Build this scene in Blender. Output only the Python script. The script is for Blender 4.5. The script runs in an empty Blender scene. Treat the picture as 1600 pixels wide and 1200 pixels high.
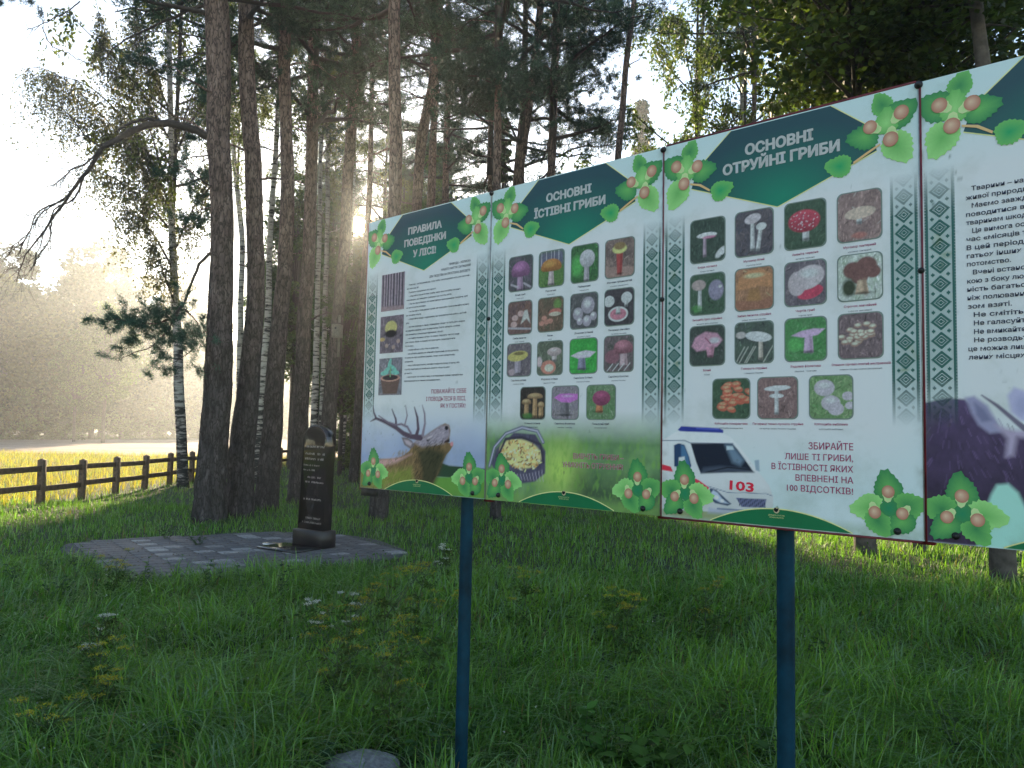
import bpy, math, random
import numpy as np
from mathutils import Vector, Matrix

R = math.radians
sc = bpy.context.scene
col = sc.collection

# ------------------------------------------------------------------ camera
CAM_H = 1.70
FPX, PITCH, ROLL = 1202.83, 0.0657597, 0.0207976          # focal length in px of a 1600 px wide frame
_U0 = Vector((0, -math.sin(PITCH), math.cos(PITCH)))
_F = Vector((0, math.cos(PITCH), math.sin(PITCH)))
_X0 = Vector((1, 0, 0))
_r = math.cos(ROLL) * _X0 + math.sin(ROLL) * _U0
_u = -math.sin(ROLL) * _X0 + math.cos(ROLL) * _U0
cam_d = bpy.data.cameras.new('camera')
cam = bpy.data.objects.new('camera', cam_d)
col.objects.link(cam)
cam_d.sensor_width = 36.0
cam_d.lens = 36.0 * FPX / 1600.0
cam_d.clip_start = 0.05
cam_d.clip_end = 3000
_m = Matrix((( _r.x, _u.x, -_F.x, 0), (_r.y, _u.y, -_F.y, 0), (_r.z, _u.z, -_F.z, CAM_H), (0, 0, 0, 1)))
cam.matrix_world = _m
sc.camera = cam

def at(px, py, Y):
    """point of the place seen at (px, py) of the survey frame at distance Y north of the viewer"""
    d = _F + _r * ((px - 800) / FPX) - _u * ((py - 600) / FPX)
    p = d * (Y / d.y)
    return Vector((p.x, p.y, p.z + CAM_H))

# ------------------------------------------------------------------ sky, sun, exposure
SUN_AZ = R(-11.7)      # west of north
SUN_EL = R(14.9)
w = bpy.data.worlds.new('World')
sc.world = w
w.use_nodes = True
nt = w.node_tree
for n in list(nt.nodes): nt.nodes.remove(n)
out = nt.nodes.new('ShaderNodeOutputWorld')
bg = nt.nodes.new('ShaderNodeBackground')
sky = nt.nodes.new('ShaderNodeTexSky')
sky.sky_type = 'NISHITA'
sky.sun_disc = False
sky.sun_elevation = SUN_EL
sky.sun_rotation = SUN_AZ
sky.altitude = 100
sky.air_density = 1.0
sky.dust_density = 0.2
sky.ozone_density = 0.7
bg.inputs['Strength'].default_value = 0.095
nt.links.new(sky.outputs[0], bg.inputs['Color'])
# the sun's own disc in the sky (the lamp below gives its light)
sun_dir = Vector((math.sin(SUN_AZ) * math.cos(SUN_EL), math.cos(SUN_AZ) * math.cos(SUN_EL), math.sin(SUN_EL)))
geo = nt.nodes.new('ShaderNodeTexCoord')
dot = nt.nodes.new('ShaderNodeVectorMath'); dot.operation = 'DOT_PRODUCT'
dot.inputs[1].default_value = sun_dir
nt.links.new(geo.outputs['Generated'], dot.inputs[0])
mr = nt.nodes.new('ShaderNodeMapRange'); mr.interpolation_type = 'LINEAR'
pw_ = nt.nodes.new('ShaderNodeMath'); pw_.operation = 'POWER'; pw_.inputs[1].default_value = 5.0; nt.links.new(mr.outputs[0], pw_.inputs[0])
mr.inputs['From Min'].default_value = math.cos(R(1.7))
mr.inputs['From Max'].default_value = math.cos(R(0.30))
nt.links.new(dot.outputs['Value'], mr.inputs['Value'])
bg2 = nt.nodes.new('ShaderNodeBackground')
bg2.inputs['Color'].default_value = (1.0, 0.55, 0.20, 1)
mul = nt.nodes.new('ShaderNodeMath'); mul.operation = 'MULTIPLY'; mul.inputs[1].default_value = 60.0
nt.links.new(pw_.outputs[0], mul.inputs[0])
nt.links.new(mul.outputs[0], bg2.inputs['Strength'])
add = nt.nodes.new('ShaderNodeAddShader')
nt.links.new(bg.outputs[0], add.inputs[0]); nt.links.new(bg2.outputs[0], add.inputs[1])
nt.links.new(add.outputs[0], out.inputs['Surface'])

sun_l = bpy.data.lights.new('sun', 'SUN')
sun_l.energy = 5.0
sun_l.angle = R(0.55)
sun_l.color = (1.0, 0.78, 0.50)
sun = bpy.data.objects.new('sun', sun_l)
col.objects.link(sun)
sun.rotation_euler = (-sun_dir).to_track_quat('-Z', 'Y').to_euler()
sun.location = sun_dir * 50

sc.view_settings.view_transform = 'Standard'
sc.view_settings.look = 'None'
sc.view_settings.exposure = 1.85
sc.view_settings.gamma = 1.0
sc.view_settings.use_curve_mapping = False
sc.render.engine = 'CYCLES'
cy = sc.cycles
cy.max_bounces = 6; cy.diffuse_bounces = 3; cy.glossy_bounces = 3; cy.transmission_bounces = 4
cy.volume_bounces = 0; cy.transparent_max_bounces = 8
cy.use_denoising = True
cy.sample_clamp_indirect = 4.0
cy.use_adaptive_sampling = False

# ------------------------------------------------------------------ small tools
rng = np.random.default_rng(7)
random.seed(7)

def _hash(ix, iy, iz, s):
    h = (ix * 374761393 + iy * 668265263 + iz * 2147483647 + s * 974634777) & 0xffffffff
    h = ((h ^ (h >> 13)) * 1274126177) & 0xffffffff
    h = h ^ (h >> 16)
    return (h & 0xffff) / 65535.0

def noise3(x, y, z, s=0):
    x = np.asarray(x, float); y = np.asarray(y, float) + 0 * x; z = np.asarray(z, float) + 0 * x
    ix = np.floor(x).astype(np.int64); iy = np.floor(y).astype(np.int64); iz = np.floor(z).astype(np.int64)
    fx, fy, fz = x - ix, y - iy, z - iz
    fx = fx * fx * (3 - 2 * fx); fy = fy * fy * (3 - 2 * fy); fz = fz * fz * (3 - 2 * fz)
    r = 0
    for a in (0, 1):
        wa = fx if a else 1 - fx
        for b in (0, 1):
            wb = fy if b else 1 - fy
            for c in (0, 1):
                wc = fz if c else 1 - fz
                r = r + wa * wb * wc * _hash(ix + a, iy + b, iz + c, s)
    return r

def fbm(x, y, z=0.0, o=3, s=0):
    r, a, t = 0, 1.0, 0
    for k in range(o):
        r = r + a * noise3(np.asarray(x) * 2 ** k, np.asarray(y) * 2 ** k, np.asarray(z) * 2 ** k, s + k)
        t += a; a *= 0.55
    return r / t

def mesh_np(name, verts, faces, colors=None, smooth=False, mats=()):
    """faces: array (m,k) or a list of such arrays; colours per vertex"""
    verts = np.asarray(verts, np.float32).reshape(-1, 3)
    fl = faces if isinstance(faces, list) else [faces]
    fl = [np.asarray(f, np.int32) for f in fl if len(f)]
    me = bpy.data.meshes.new(name)
    nl = sum(f.size for f in fl); npoly = sum(len(f) for f in fl)
    me.vertices.add(len(verts)); me.vertices.foreach_set('co', verts.ravel())
    me.loops.add(nl); me.loops.foreach_set('vertex_index', np.concatenate([f.ravel() for f in fl]))
    me.polygons.add(npoly)
    starts = []; o = 0
    for f in fl:
        starts.append(o + np.arange(len(f)) * f.shape[1]); o += f.size
    me.polygons.foreach_set('loop_start', np.concatenate(starts).astype(np.int32))
    me.update(calc_edges=True)
    if smooth: me.polygons.foreach_set('use_smooth', np.ones(npoly, bool))
    if colors is not None:
        c = np.ones((len(verts), 4), np.float32); c[:, :3] = colors
        at_ = me.color_attributes.new('Col', 'FLOAT_COLOR', 'POINT'); at_.data.foreach_set('color', c.ravel())
    for m in mats: me.materials.append(m)
    return me

class MB:
    """collects shapes that make ONE mesh object"""
    def __init__(s): s.v = []; s.f = {}; s.c = []; s.n = 0
    def add(s, v, f, c=None):
        v = np.asarray(v, float).reshape(-1, 3)
        if isinstance(f, list) and isinstance(f[0], tuple): f = np.array(f)
        for g in (f if isinstance(f, list) else [f]):
            g = np.asarray(g, np.int64)
            if len(g): s.f.setdefault(g.shape[1], []).append(g + s.n)
        s.v.append(v); s.n += len(v)
        cc = np.ones((len(v), 3)) * 0.5
        if c is not None: cc[:] = c
        s.c.append(cc)
    def box(s, lo, hi, c=None, bev=0.0):
        x0, y0, z0 = lo; x1, y1, z1 = hi
        if bev <= 0:
            v = [(x, y, z) for z in (z0, z1) for y in (y0, y1) for x in (x0, x1)]
            s.add(v, [(0, 2, 3, 1), (4, 5, 7, 6), (0, 1, 5, 4), (2, 6, 7, 3), (0, 4, 6, 2), (1, 3, 7, 5)], c)
            return
        b = bev; v = []
        for (z, i) in ((z0, b), (z0 + b, 0), (z1 - b, 0), (z1, b)):
            for (x, y) in ((x0 + i + (b if not i else 0), y0 + i), (x1 - i - (b if not i else 0), y0 + i), (x1 - i, y0 + i + (b if not i else 0)), (x1 - i, y1 - i - (b if not i else 0)),
                           (x1 - i - (b if not i else 0), y1 - i), (x0 + i + (b if not i else 0), y1 - i), (x0 + i, y1 - i - (b if not i else 0)), (x0 + i, y0 + i + (b if not i else 0))):
                v.append((x, y, z))
        f = []
        for k in range(3):
            for j in range(8):
                f.append((k * 8 + j, k * 8 + (j + 1) % 8, k * 8 + 8 + (j + 1) % 8, k * 8 + 8 + j))
        s.add(v, [np.array(f), np.array([[24 + j for j in range(8)]]), np.array([[7 - j for j in range(8)]])], c)
    def tube(s, pts, rad, n=8, c=None, cap=True):
        v, f = tube_np(pts, rad, n)
        fs = [f]
        if cap:
            fs.append(np.array([[n - 1 - j for j in range(n)]])); fs.append(np.array([[len(v) - n + j for j in range(n)]]))
        s.add(v, fs, c)
    def build(s, name, mat, parent=None, loc=None, smooth=False):
        v = np.concatenate(s.v); cc = np.concatenate(s.c)
        fs = [np.concatenate(g) for g in s.f.values()]
        me = mesh_np(name, v, fs, cc, smooth, mat if isinstance(mat, (list, tuple)) else (mat,))
        return obj(name, me, parent, loc)

def obj(name, me, parent=None, loc=None):
    o = bpy.data.objects.new(name, me)
    col.objects.link(o)
    if parent is not None: o.parent = parent
    if loc is not None: o.location = loc
    return o

def tag(o, label=None, cat=None, group=None, kind=None):
    if label: o['label'] = label
    if cat: o['category'] = cat
    if group: o['group'] = group
    if kind: o['kind'] = kind
    return o

def thing(name, label, cat, loc=(0, 0, 0), rz=0.0, group=None):
    o = bpy.data.objects.new(name, None)
    col.objects.link(o)
    o.location = loc; o.rotation_euler = (0, 0, rz); o.empty_display_size = 0.2
    return tag(o, label, cat, group)

def copy_tree(o, parent=None):
    c = o.copy(); col.objects.link(c)
    if parent is not None: c.parent = parent
    for ch in list(o.children): copy_tree(ch, c)
    return c

def tube_np(pts, rad, n=8, twist=0.0):
    P = np.array([tuple(p) for p in pts], float); m = len(P)
    rad = np.ones(m) * rad if np.isscalar(rad) else np.asarray(rad, float)
    T = np.gradient(P, axis=0) if m > 2 else np.repeat((P[1] - P[0])[None], m, 0)
    T /= np.linalg.norm(T, axis=1)[:, None] + 1e-12
    ref = np.array([0, 0, 1.0]) if abs(T[0] @ [0, 0, 1]) < 0.8 else np.array([1.0, 0, 0])
    A = np.cross(T, ref); A /= np.linalg.norm(A, axis=1)[:, None] + 1e-9
    B = np.cross(T, A)
    t = np.linspace(0, 2 * np.pi, n, endpoint=False)
    v = P[:, None] + rad[:, None, None] * (A[:, None] * np.cos(t)[None, :, None] + B[:, None] * np.sin(t)[None, :, None])
    i = np.arange(m - 1)[:, None] * n; j = np.arange(n)[None]
    f = np.stack([i + j, i + (j + 1) % n, i + n + (j + 1) % n, i + n + j], -1).reshape(-1, 4)
    return v.reshape(-1, 3), f

def smooth_path(pts, n):
    P = np.array([tuple(p) for p in pts], float)
    if len(P) < 3:
        t = np.linspace(0, 1, n)[:, None]; return P[0] * (1 - t) + P[-1] * t
    d = np.r_[0, np.cumsum(np.linalg.norm(np.diff(P, axis=0), axis=1))]; d /= d[-1]
    t = np.linspace(0, 1, n)
    G = np.gradient(P, d, axis=0)
    k = np.clip(np.searchsorted(d, t) - 1, 0, len(P) - 2)
    h = (d[k + 1] - d[k]); s = (t - d[k]) / h
    s = s[:, None]; h = h[:, None]
    return (2*s**3-3*s**2+1)*P[k] + (s**3-2*s**2+s)*h*G[k] + (-2*s**3+3*s**2)*P[k+1] + (s**3-s**2)*h*G[k+1]

# ------------------------------------------------------------------ materials
MATS = {}
def nodes(name):
    m = bpy.data.materials.new(name); m.use_nodes = True
    t = m.node_tree
    b = t.nodes['Principled BSDF']; o = t.nodes['Material Output']
    MATS[name] = m
    return m, t, b, o
def N(t, kind, **kw):
    n = t.nodes.new(kind)
    for k, v in kw.items():
        if k in n.inputs.keys() if hasattr(n.inputs, 'keys') else False: n.inputs[k].default_value = v
        else: setattr(n, k, v)
    return n
def L(t, a, b): t.links.new(a, b)
def ramp(t, fac, stops):
    r = t.nodes.new('ShaderNodeValToRGB')
    e = r.color_ramp.elements
    while len(e) < len(stops): e.new(0.5)
    for i, (p, c) in enumerate(stops):
        e[i].position = p; e[i].color = (*c, 1) if len(c) == 3 else c
    L(t, fac, r.inputs['Fac'])
    return r.outputs['Color']
def mix(t, a, b, fac, mode='MIX'):
    n = t.nodes.new('ShaderNodeMix'); n.data_type = 'RGBA'; n.blend_type = mode
    for sock, v in ((n.inputs[6], a), (n.inputs[7], b), (n.inputs[0], fac)):
        if hasattr(v, 'is_linked') or isinstance(v, bpy.types.NodeSocket): L(t, v, sock)
        else: sock.default_value = (*v, 1) if isinstance(v, tuple) else v
    return n.outputs[2]
def math_n(t, op, a, b=None, c=None):
    n = t.nodes.new('ShaderNodeMath'); n.operation = op
    for i, v in enumerate((a, b, c)):
        if v is None: continue
        if isinstance(v, bpy.types.NodeSocket): L(t, v, n.inputs[i])
        else: n.inputs[i].default_value = v
    return n.outputs[0]
def coords(t, scale=(1, 1, 1), kind='Object'):
    tc = t.nodes.new('ShaderNodeTexCoord'); mp = t.nodes.new('ShaderNodeMapping')
    mp.inputs['Scale'].default_value = scale
    L(t, tc.outputs[kind], mp.inputs['Vector'])
    return mp.outputs['Vector']
def tex_noise(t, vec, scale, detail=4, rough=0.6):
    n = t.nodes.new('ShaderNodeTexNoise'); n.inputs['Scale'].default_value = scale
    n.inputs['Detail'].default_value = detail; n.inputs['Roughness'].default_value = rough
    if vec is not None: L(t, vec, n.inputs['Vector'])
    return n.outputs['Fac']
def bump(t, b, h, strength=0.4, dist=0.02):
    n = t.nodes.new('ShaderNodeBump'); n.inputs['Strength'].default_value = strength; n.inputs['Distance'].default_value = dist
    L(t, h, n.inputs['Height']); L(t, n.outputs[0], b.inputs['Normal'])

def simple(name, c, rough=0.7, metal=0.0, nscale=12, var=0.25, bmp=0.15, spec=0.5):
    m, t, b, o = nodes(name)
    v = coords(t); f = tex_noise(t, v, nscale, 5)
    d = tuple(x * (1 - var) for x in c); l = tuple(min(1, x * (1 + var)) for x in c)
    L(t, ramp(t, f, [(0.3, d), (0.7, l)]), b.inputs['Base Color'])
    b.inputs['Roughness'].default_value = rough; b.inputs['Metallic'].default_value = metal
    b.inputs['Specular IOR Level'].default_value = spec
    bump(t, b, f, bmp, 0.01)
    return m

def leaf_mat(name, transl=0.45, rough=0.5, spec=0.3, tint=(1, 1, 1), tcol=(1.3, 1.5, 0.5)):
    """leaf colour comes from the mesh's colour attribute, varied per tree"""
    m, t, b, o = nodes(name)
    a = t.nodes.new('ShaderNodeAttribute'); a.attribute_name = 'Col'
    oi = t.nodes.new('ShaderNodeObjectInfo')
    hs = t.nodes.new('ShaderNodeHueSaturation')
    L(t, a.outputs['Color'], hs.inputs['Color'])
    L(t, math_n(t, 'MULTIPLY_ADD', oi.outputs['Random'], 0.04, 0.48), hs.inputs['Hue'])
    L(t, math_n(t, 'MULTIPLY_ADD', oi.outputs['Random'], 0.35, 0.85), hs.inputs['Value'])
    c = mix(t, hs.outputs['Color'], tint, 1.0, 'MULTIPLY')
    L(t, c, b.inputs['Base Color'])
    b.inputs['Roughness'].default_value = rough; b.inputs['Specular IOR Level'].default_value = spec
    tr = t.nodes.new('ShaderNodeBsdfTranslucent')
    L(t, mix(t, c, tcol, 1.0, 'MULTIPLY'), tr.inputs['Color'])
    ms = t.nodes.new('ShaderNodeMixShader'); ms.inputs[0].default_value = transl
    L(t, b.outputs[0], ms.inputs[1]); L(t, tr.outputs[0], ms.inputs[2]); L(t, ms.outputs[0], o.inputs['Surface'])
    return m

M_leaf = leaf_mat('birch_leaf', 0.42, tcol=(1.2, 1.3, 0.5))
M_needle = leaf_mat('pine_needle', 0.12, 0.6, 0.2, tcol=(1.1, 1.2, 0.5))
M_grass = leaf_mat('grass_blade', 0.42, 0.55, 0.16)
M_meadow = leaf_mat('meadow_blade', 0.55, 0.6, 0.3, tcol=(1.3, 1.35, 0.6))
M_farleaf = leaf_mat('far_leaf', 0.22, 0.7, 0.2, tcol=(1.3, 1.4, 0.6))
M_flower = leaf_mat('petal', 0.3, 0.7, 0.2, tcol=(1, 1, 0.6))

def bark_pine():
    m, t, b, o = nodes('pine_bark')
    v = coords(t, (9, 9, 2.8)); 
    vo = t.nodes.new('ShaderNodeTexVoronoi'); vo.feature = 'DISTANCE_TO_EDGE'; vo.inputs['Scale'].default_value = 1.6
    n1 = tex_noise(t, v, 1.3, 5)
    wv = t.nodes.new('ShaderNodeVectorMath'); wv.operation = 'ADD'
    L(t, v, wv.inputs[0])
    cn = t.nodes.new('ShaderNodeTexNoise'); cn.inputs['Scale'].default_value = 2.0; L(t, v, cn.inputs['Vector'])
    L(t, cn.outputs['Color'], wv.inputs[1]); L(t, wv.outputs[0], vo.inputs['Vector'])
    crack = ramp(t, vo.outputs['Distance'], [(0.0, (0.10, 0.10, 0.10)), (0.14, (1, 1, 1))])
    tc = t.nodes.new('ShaderNodeTexCoord'); sx = t.nodes.new('ShaderNodeSeparateXYZ'); L(t, tc.outputs['Object'], sx.inputs[0])
    hz = t.nodes.new('ShaderNodeMapRange'); hz.inputs['From Min'].default_value = 2.5; hz.inputs['From Max'].default_value = 8.0
    L(t, sx.outputs['Z'], hz.inputs['Value'])
    low = ramp(t, n1, [(0.3, (0.030, 0.027, 0.026)), (0.55, (0.085, 0.075, 0.072)), (0.75, (0.17, 0.15, 0.145))])
    high = ramp(t, n1, [(0.3, (0.13, 0.088, 0.072)), (0.6, (0.27, 0.19, 0.16)), (0.8, (0.37, 0.29, 0.26))])
    c = mix(t, low, high, hz.outputs[0])
    c = mix(t, (0.028, 0.022, 0.018), c, crack)
    L(t, c, b.inputs['Base Color']); b.inputs['Roughness'].default_value = 0.9; b.inputs['Specular IOR Level'].default_value = 0.2
    h = math_n(t, 'MULTIPLY_ADD', n1, 0.5, vo.outputs['Distance'])
    bump(t, b, h, 0.9, 0.05)
    return m
def bark_birch():
    m, t, b, o = nodes('birch_bark')
    v = coords(t, (2.5, 2.5, 14)); f = tex_noise(t, v, 1.1, 5, 0.65)
    v2 = coords(t, (6, 6, 6)); f2 = tex_noise(t, v2, 1.0, 3)
    tc = t.nodes.new('ShaderNodeTexCoord'); sx = t.nodes.new('ShaderNodeSeparateXYZ'); L(t, tc.outputs['Object'], sx.inputs[0])
    hz = t.nodes.new('ShaderNodeMapRange'); hz.inputs['From Min'].default_value = 0.0; hz.inputs['From Max'].default_value = 4.5
    hz.inputs['To Min'].default_value = 0.16; hz.inputs['To Max'].default_value = 0.0
    L(t, sx.outputs['Z'], hz.inputs['Value'])
    g = math_n(t, 'SUBTRACT', f, hz.outputs[0])
    g = math_n(t, 'MULTIPLY_ADD', f2, 0.25, g)
    c = ramp(t, g, [(0.50, (0.02, 0.018, 0.016)), (0.56, (0.24, 0.22, 0.20)), (0.66, (0.46, 0.44, 0.41))])
    L(t, c, b.inputs['Base Color']); b.inputs['Roughness'].default_value = 0.75
    bump(t, b, g, 0.5, 0.02)
    return m
M_pine = bark_pine(); M_birch = bark_birch()
M_twig = simple('twig_bark', (0.055, 0.043, 0.036), 0.9, nscale=20)
M_darkbark = simple('dark_bark', (0.085, 0.07, 0.058), 0.92, nscale=9, var=0.5, bmp=0.6)
# ------------------------------------------------------------------ ground
def gz(x, y):
    x = np.asarray(x, float); y = np.asarray(y, float)
    near = np.exp(-(((x - 2.0) / 6.0) ** 2 + ((y - 3.0) / 4.0) ** 2))
    fade = np.clip(1 - (np.hypot(x, y) - 18) / 14, 0, 1)
    pl = np.clip((np.hypot((x + 3.8), (y - 10.6)) - 3.2) / 2.0, 0, 1)
    return -0.20 * near * pl + 0.10 * (fbm(x * 0.5, y * 0.5, 0, 3, 11) - 0.5) * fade * pl
def gzf(x, y): return float(gz(x, y))

def stretch(a, b, n, c=0.0, k=3.2):
    t = np.linspace(-1, 1, n); s = np.sinh(k * t) / np.sinh(k)
    return np.where(s < 0, c + s * (c - a), c + s * (b - c))
gx = stretch(-245, 245, 150); gy = stretch(-55, 395, 190, c=9)
GX, GY = np.meshgrid(gx, gy)
GZ = gz(GX, GY)
nx, ny = len(gx), len(gy)
i = np.arange(ny - 1)[:, None] * nx + np.arange(nx - 1)[None]
gf = np.stack([i, i + 1, i + nx + 1, i + nx], -1).reshape(-1, 4)
m, t, b, o = nodes('forest_ground')
v = coords(t); n1 = tex_noise(t, v, 0.35, 5); n2 = tex_noise(t, v, 6.0, 6); n3 = tex_noise(t, v, 40, 3)
c1 = ramp(t, n2, [(0.3, (0.016, 0.030, 0.010)), (0.5, (0.035, 0.060, 0.016)), (0.7, (0.07, 0.09, 0.028))])
c2 = ramp(t, n3, [(0.3, (0.04, 0.032, 0.018)), (0.7, (0.11, 0.10, 0.045))])
L(t, mix(t, c1, c2, ramp(t, n1, [(0.45, (0, 0, 0)), (0.7, (0.7, 0.7, 0.7))])), b.inputs['Base Color'])
b.inputs['Roughness'].default_value = 0.95; bump(t, b, n2, 0.8, 0.08)
ground = obj('ground', mesh_np('ground', np.stack([GX, GY, GZ], -1).reshape(-1, 3), gf, smooth=True, mats=(m,)))
tag(ground, kind='structure')

# bare soil field beyond the meadow
m, t, b, o = nodes('bare_soil')
v = coords(t, (0.25, 1.5, 1)); n1 = tex_noise(t, v, 0.5, 5); n2 = tex_noise(t, coords(t, (1, 3, 1)), 1.3, 6)
L(t, ramp(t, math_n(t, 'MULTIPLY_ADD', n2, 0.5, math_n(t, 'MULTIPLY', n1, 0.5)), [(0.35, (0.20, 0.130, 0.095)), (0.52, (0.36, 0.26, 0.205)), (0.68, (0.46, 0.37, 0.30))]), b.inputs['Base Color'])
b.inputs['Roughness'].default_value = 0.95; bump(t, b, n2, 0.8, 0.1)
fx = np.linspace(-110, -11, 60); top = np.interp(fx, [-110, -58, -45, -36, -28], [70, 86, 112, 150, 186]); bot = 45 + 5 * (fbm(fx * 0.35, 5, 0, 3, 4) - 0.5)
rows = np.linspace(0, 1, 30)
FX = np.repeat(fx[None], 30, 0); FY = bot[None] * (1 - rows[:, None]) + top[None] * rows[:, None]
FZ = 0.008 + 0.05 * fbm(FX * 0.8, FY * 0.8, 0, 3, 9)
i = np.arange(29)[:, None] * 60 + np.arange(59)[None]
field = obj('field', mesh_np('field', np.stack([FX, FY, FZ], -1).reshape(-1, 3), np.stack([i, i + 1, i + 61, i + 60], -1).reshape(-1, 4), smooth=True, mats=(m,)))
tag(field, kind='structure')

# ------------------------------------------------------------------ round paved area with its tiles
PC = Vector((-3.70, 10.80))
_pp = np.array([(-6.2, 11.03), (-4.87, 12.05), (-3.75, 12.75), (-2.7, 12.55), (-1.83, 11.6), (-1.45, 10.79), (-2.3, 9.75), (-3.2, 8.95), (-3.95, 8.55), (-5.1, 9.75)])
_pa = np.arctan2(_pp[:, 1] - PC.y, _pp[:, 0] - PC.x); _pr = np.hypot(_pp[:, 0] - PC.x, _pp[:, 1] - PC.y); _po = np.argsort(_pa)
def plaza_r(a): return np.interp(np.mod(np.asarray(a) + math.pi, 2 * math.pi) - math.pi, _pa[_po], _pr[_po], period=2 * math.pi)
m, t, b, o = nodes('paving_joint')
n2 = tex_noise(t, coords(t), 14, 5)
L(t, ramp(t, n2, [(0.3, (0.06, 0.056, 0.055)), (0.7, (0.13, 0.12, 0.12))]), b.inputs['Base Color']); b.inputs['Roughness'].default_value = 0.95
def plaza_edge(a):
    k = float(plaza_r(a)); return PC.x + k * math.cos(a), PC.y + k * math.sin(a)
na = 64
pv = []; 
for zz, e in ((-0.06, 1.03), (0.028, 1.03), (0.03, 1.0)):
    for k in range(na):
        x, y = plaza_edge(2 * math.pi * k / na); x = PC.x + (x - PC.x) * e; y = PC.y + (y - PC.y) * e
        pv.append((x, y, zz))
pf = [(r_ * na + k, r_ * na + (k + 1) % na, (r_ + 1) * na + (k + 1) % na, (r_ + 1) * na + k) for r_ in range(2) for k in range(na)]
pave = obj('pavement', mesh_np('pavement', pv, [np.array(pf), np.array([[2 * na + k for k in range(na)]])], mats=(m,)))
tag(pave, kind='structure')
m, t, b, o = nodes('concrete_tile')
oi = t.nodes.new('ShaderNodeObjectInfo')
n2 = tex_noise(t, coords(t), 25, 5); n1 = tex_noise(t, coords(t, kind='Object'), 5, 4)
base = ramp(t, oi.outputs['Random'], [(0.0, (0.150, 0.138, 0.138)), (0.85, (0.185, 0.170, 0.168)), (0.90, (0.33, 0.31, 0.30)), (1.0, (0.46, 0.44, 0.42))])
base.node.color_ramp.interpolation = 'LINEAR'
L(t, mix(t, base, ramp(t, n2, [(0.3, (0.55, 0.55, 0.52)), (0.7, (1.1, 1.1, 1.1))]), 1.0, 'MULTIPLY'), b.inputs['Base Color'])
b.inputs['Roughness'].default_value = 0.8; bump(t, b, n2, 0.4, 0.005)
M_tile = m
tb = MB(); tb.box((-0.1205, -0.104, -0.02), (0.1205, 0.104, 0.016), bev=0.003)
t_me = None
ang = R(37)
k = 0
for a in range(-12, 13):
    for c_ in range(-14, 15):
        x = PC.x + (a * 0.245) * math.cos(ang) - (c_ * 0.212) * math.sin(ang)
        y = PC.y + (a * 0.245) * math.sin(ang) + (c_ * 0.212) * math.cos(ang)
        th_ = math.atan2(y - PC.y, x - PC.x)
        ex, ey = plaza_edge(th_)
        if math.hypot(x - PC.x, y - PC.y) > math.hypot(ex - PC.x, ey - PC.y) - 0.10: continue
        if t_me is None:
            o = tb.build('tile', M_tile, pave); t_me = o.data
        else:
            o = obj('tile', t_me, pave)
        o.location = (x + random.uniform(-.003, .003), y + random.uniform(-.003, .003), 0.030 + random.uniform(-0.002, 0.003))
        o.rotation_euler = (R(random.uniform(-.8, .8)), R(random.uniform(-.8, .8)), ang + R(random.uniform(-1.2, 1.2)))

# ------------------------------------------------------------------ memorial stele on the paving
m, t, b, o = nodes('polished_granite')
n2 = tex_noise(t, coords(t), 160, 2)
L(t, ramp(t, n2, [(0.45, (0.008, 0.008, 0.009)), (0.75, (0.03, 0.03, 0.032))]), b.inputs['Base Color'])
b.inputs['Roughness'].default_value = 0.09; b.inputs['Specular IOR Level'].default_value = 0.9
M_gran = m
M_gran_r = simple('granite_edge', (0.014, 0.014, 0.016), 0.3, nscale=80)
M_engr = simple('engraving', (0.36, 0.35, 0.34), 0.8)
ST_SC = 1.04
st = thing('memorial_stele', 'black polished granite memorial stone with rounded top standing on the grey paving', 'memorial', (-2.79, 11.15, 0.045), R(-33)); st.scale = (ST_SC,) * 3
mb = MB(); mb.box((-0.30, -0.125, 0), (0.30, 0.125, 0.235), bev=0.012); mb.build('plinth', M_gran_r, st)
# slab: upright with half round head, leaning slightly
W2, TT, HH = 0.255, 0.075, 1.20
prof = [(-W2, 0.0), (-W2, HH)] + [(-W2 * math.cos(a), HH + 0.235 * math.sin(a)) for a in np.linspace(0, math.pi, 22)[1:-1]] + [(W2, HH), (W2, 0.0)]
prof = [(x * (1 - 0.04 * z / HH), z) for x, z in prof]
n_ = len(prof); v_ = []
for (yy, e) in ((-TT, 0.985), (-TT + 0.006, 1.0), (TT - 0.006, 1.0), (TT, 0.985)):
    v_ += [(x * e, yy, z * (e if z > 0 else 1)) for x, z in prof]
f_ = [(r_ * n_ + k, r_ * n_ + (k + 1) % n_, (r_ + 1) * n_ + (k + 1) % n_, (r_ + 1) * n_ + k) for r_ in range(3) for k in range(n_)]
me = mesh_np('slab', v_, [np.array(f_), np.array([[n_ - 1 - k for k in range(n_)]]), np.array([[3 * n_ + k for k in range(n_)]])], mats=(M_gran,))
slab = obj('slab', me, st, (0, 0, 0.236)); slab.rotation_euler = (0, R(1.2), 0)
mb = MB()  # thin raised border round the arch
arch = [(-W2 + 0.012, -TT - 0.002, 0.06), (-W2 * 0.96 + 0.012, -TT - 0.002, HH)] + [(-(W2 * 0.96 - 0.012) * math.cos(a), -TT - 0.002, HH + 0.22 * math.sin(a)) for a in np.linspace(0.1, math.pi - 0.1, 16)] + [(W2 * 0.96 - 0.012, -TT - 0.002, HH)]
mb.tube(arch, 0.005, 5); mb.build('border_line', M_gran_r, slab)

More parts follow.
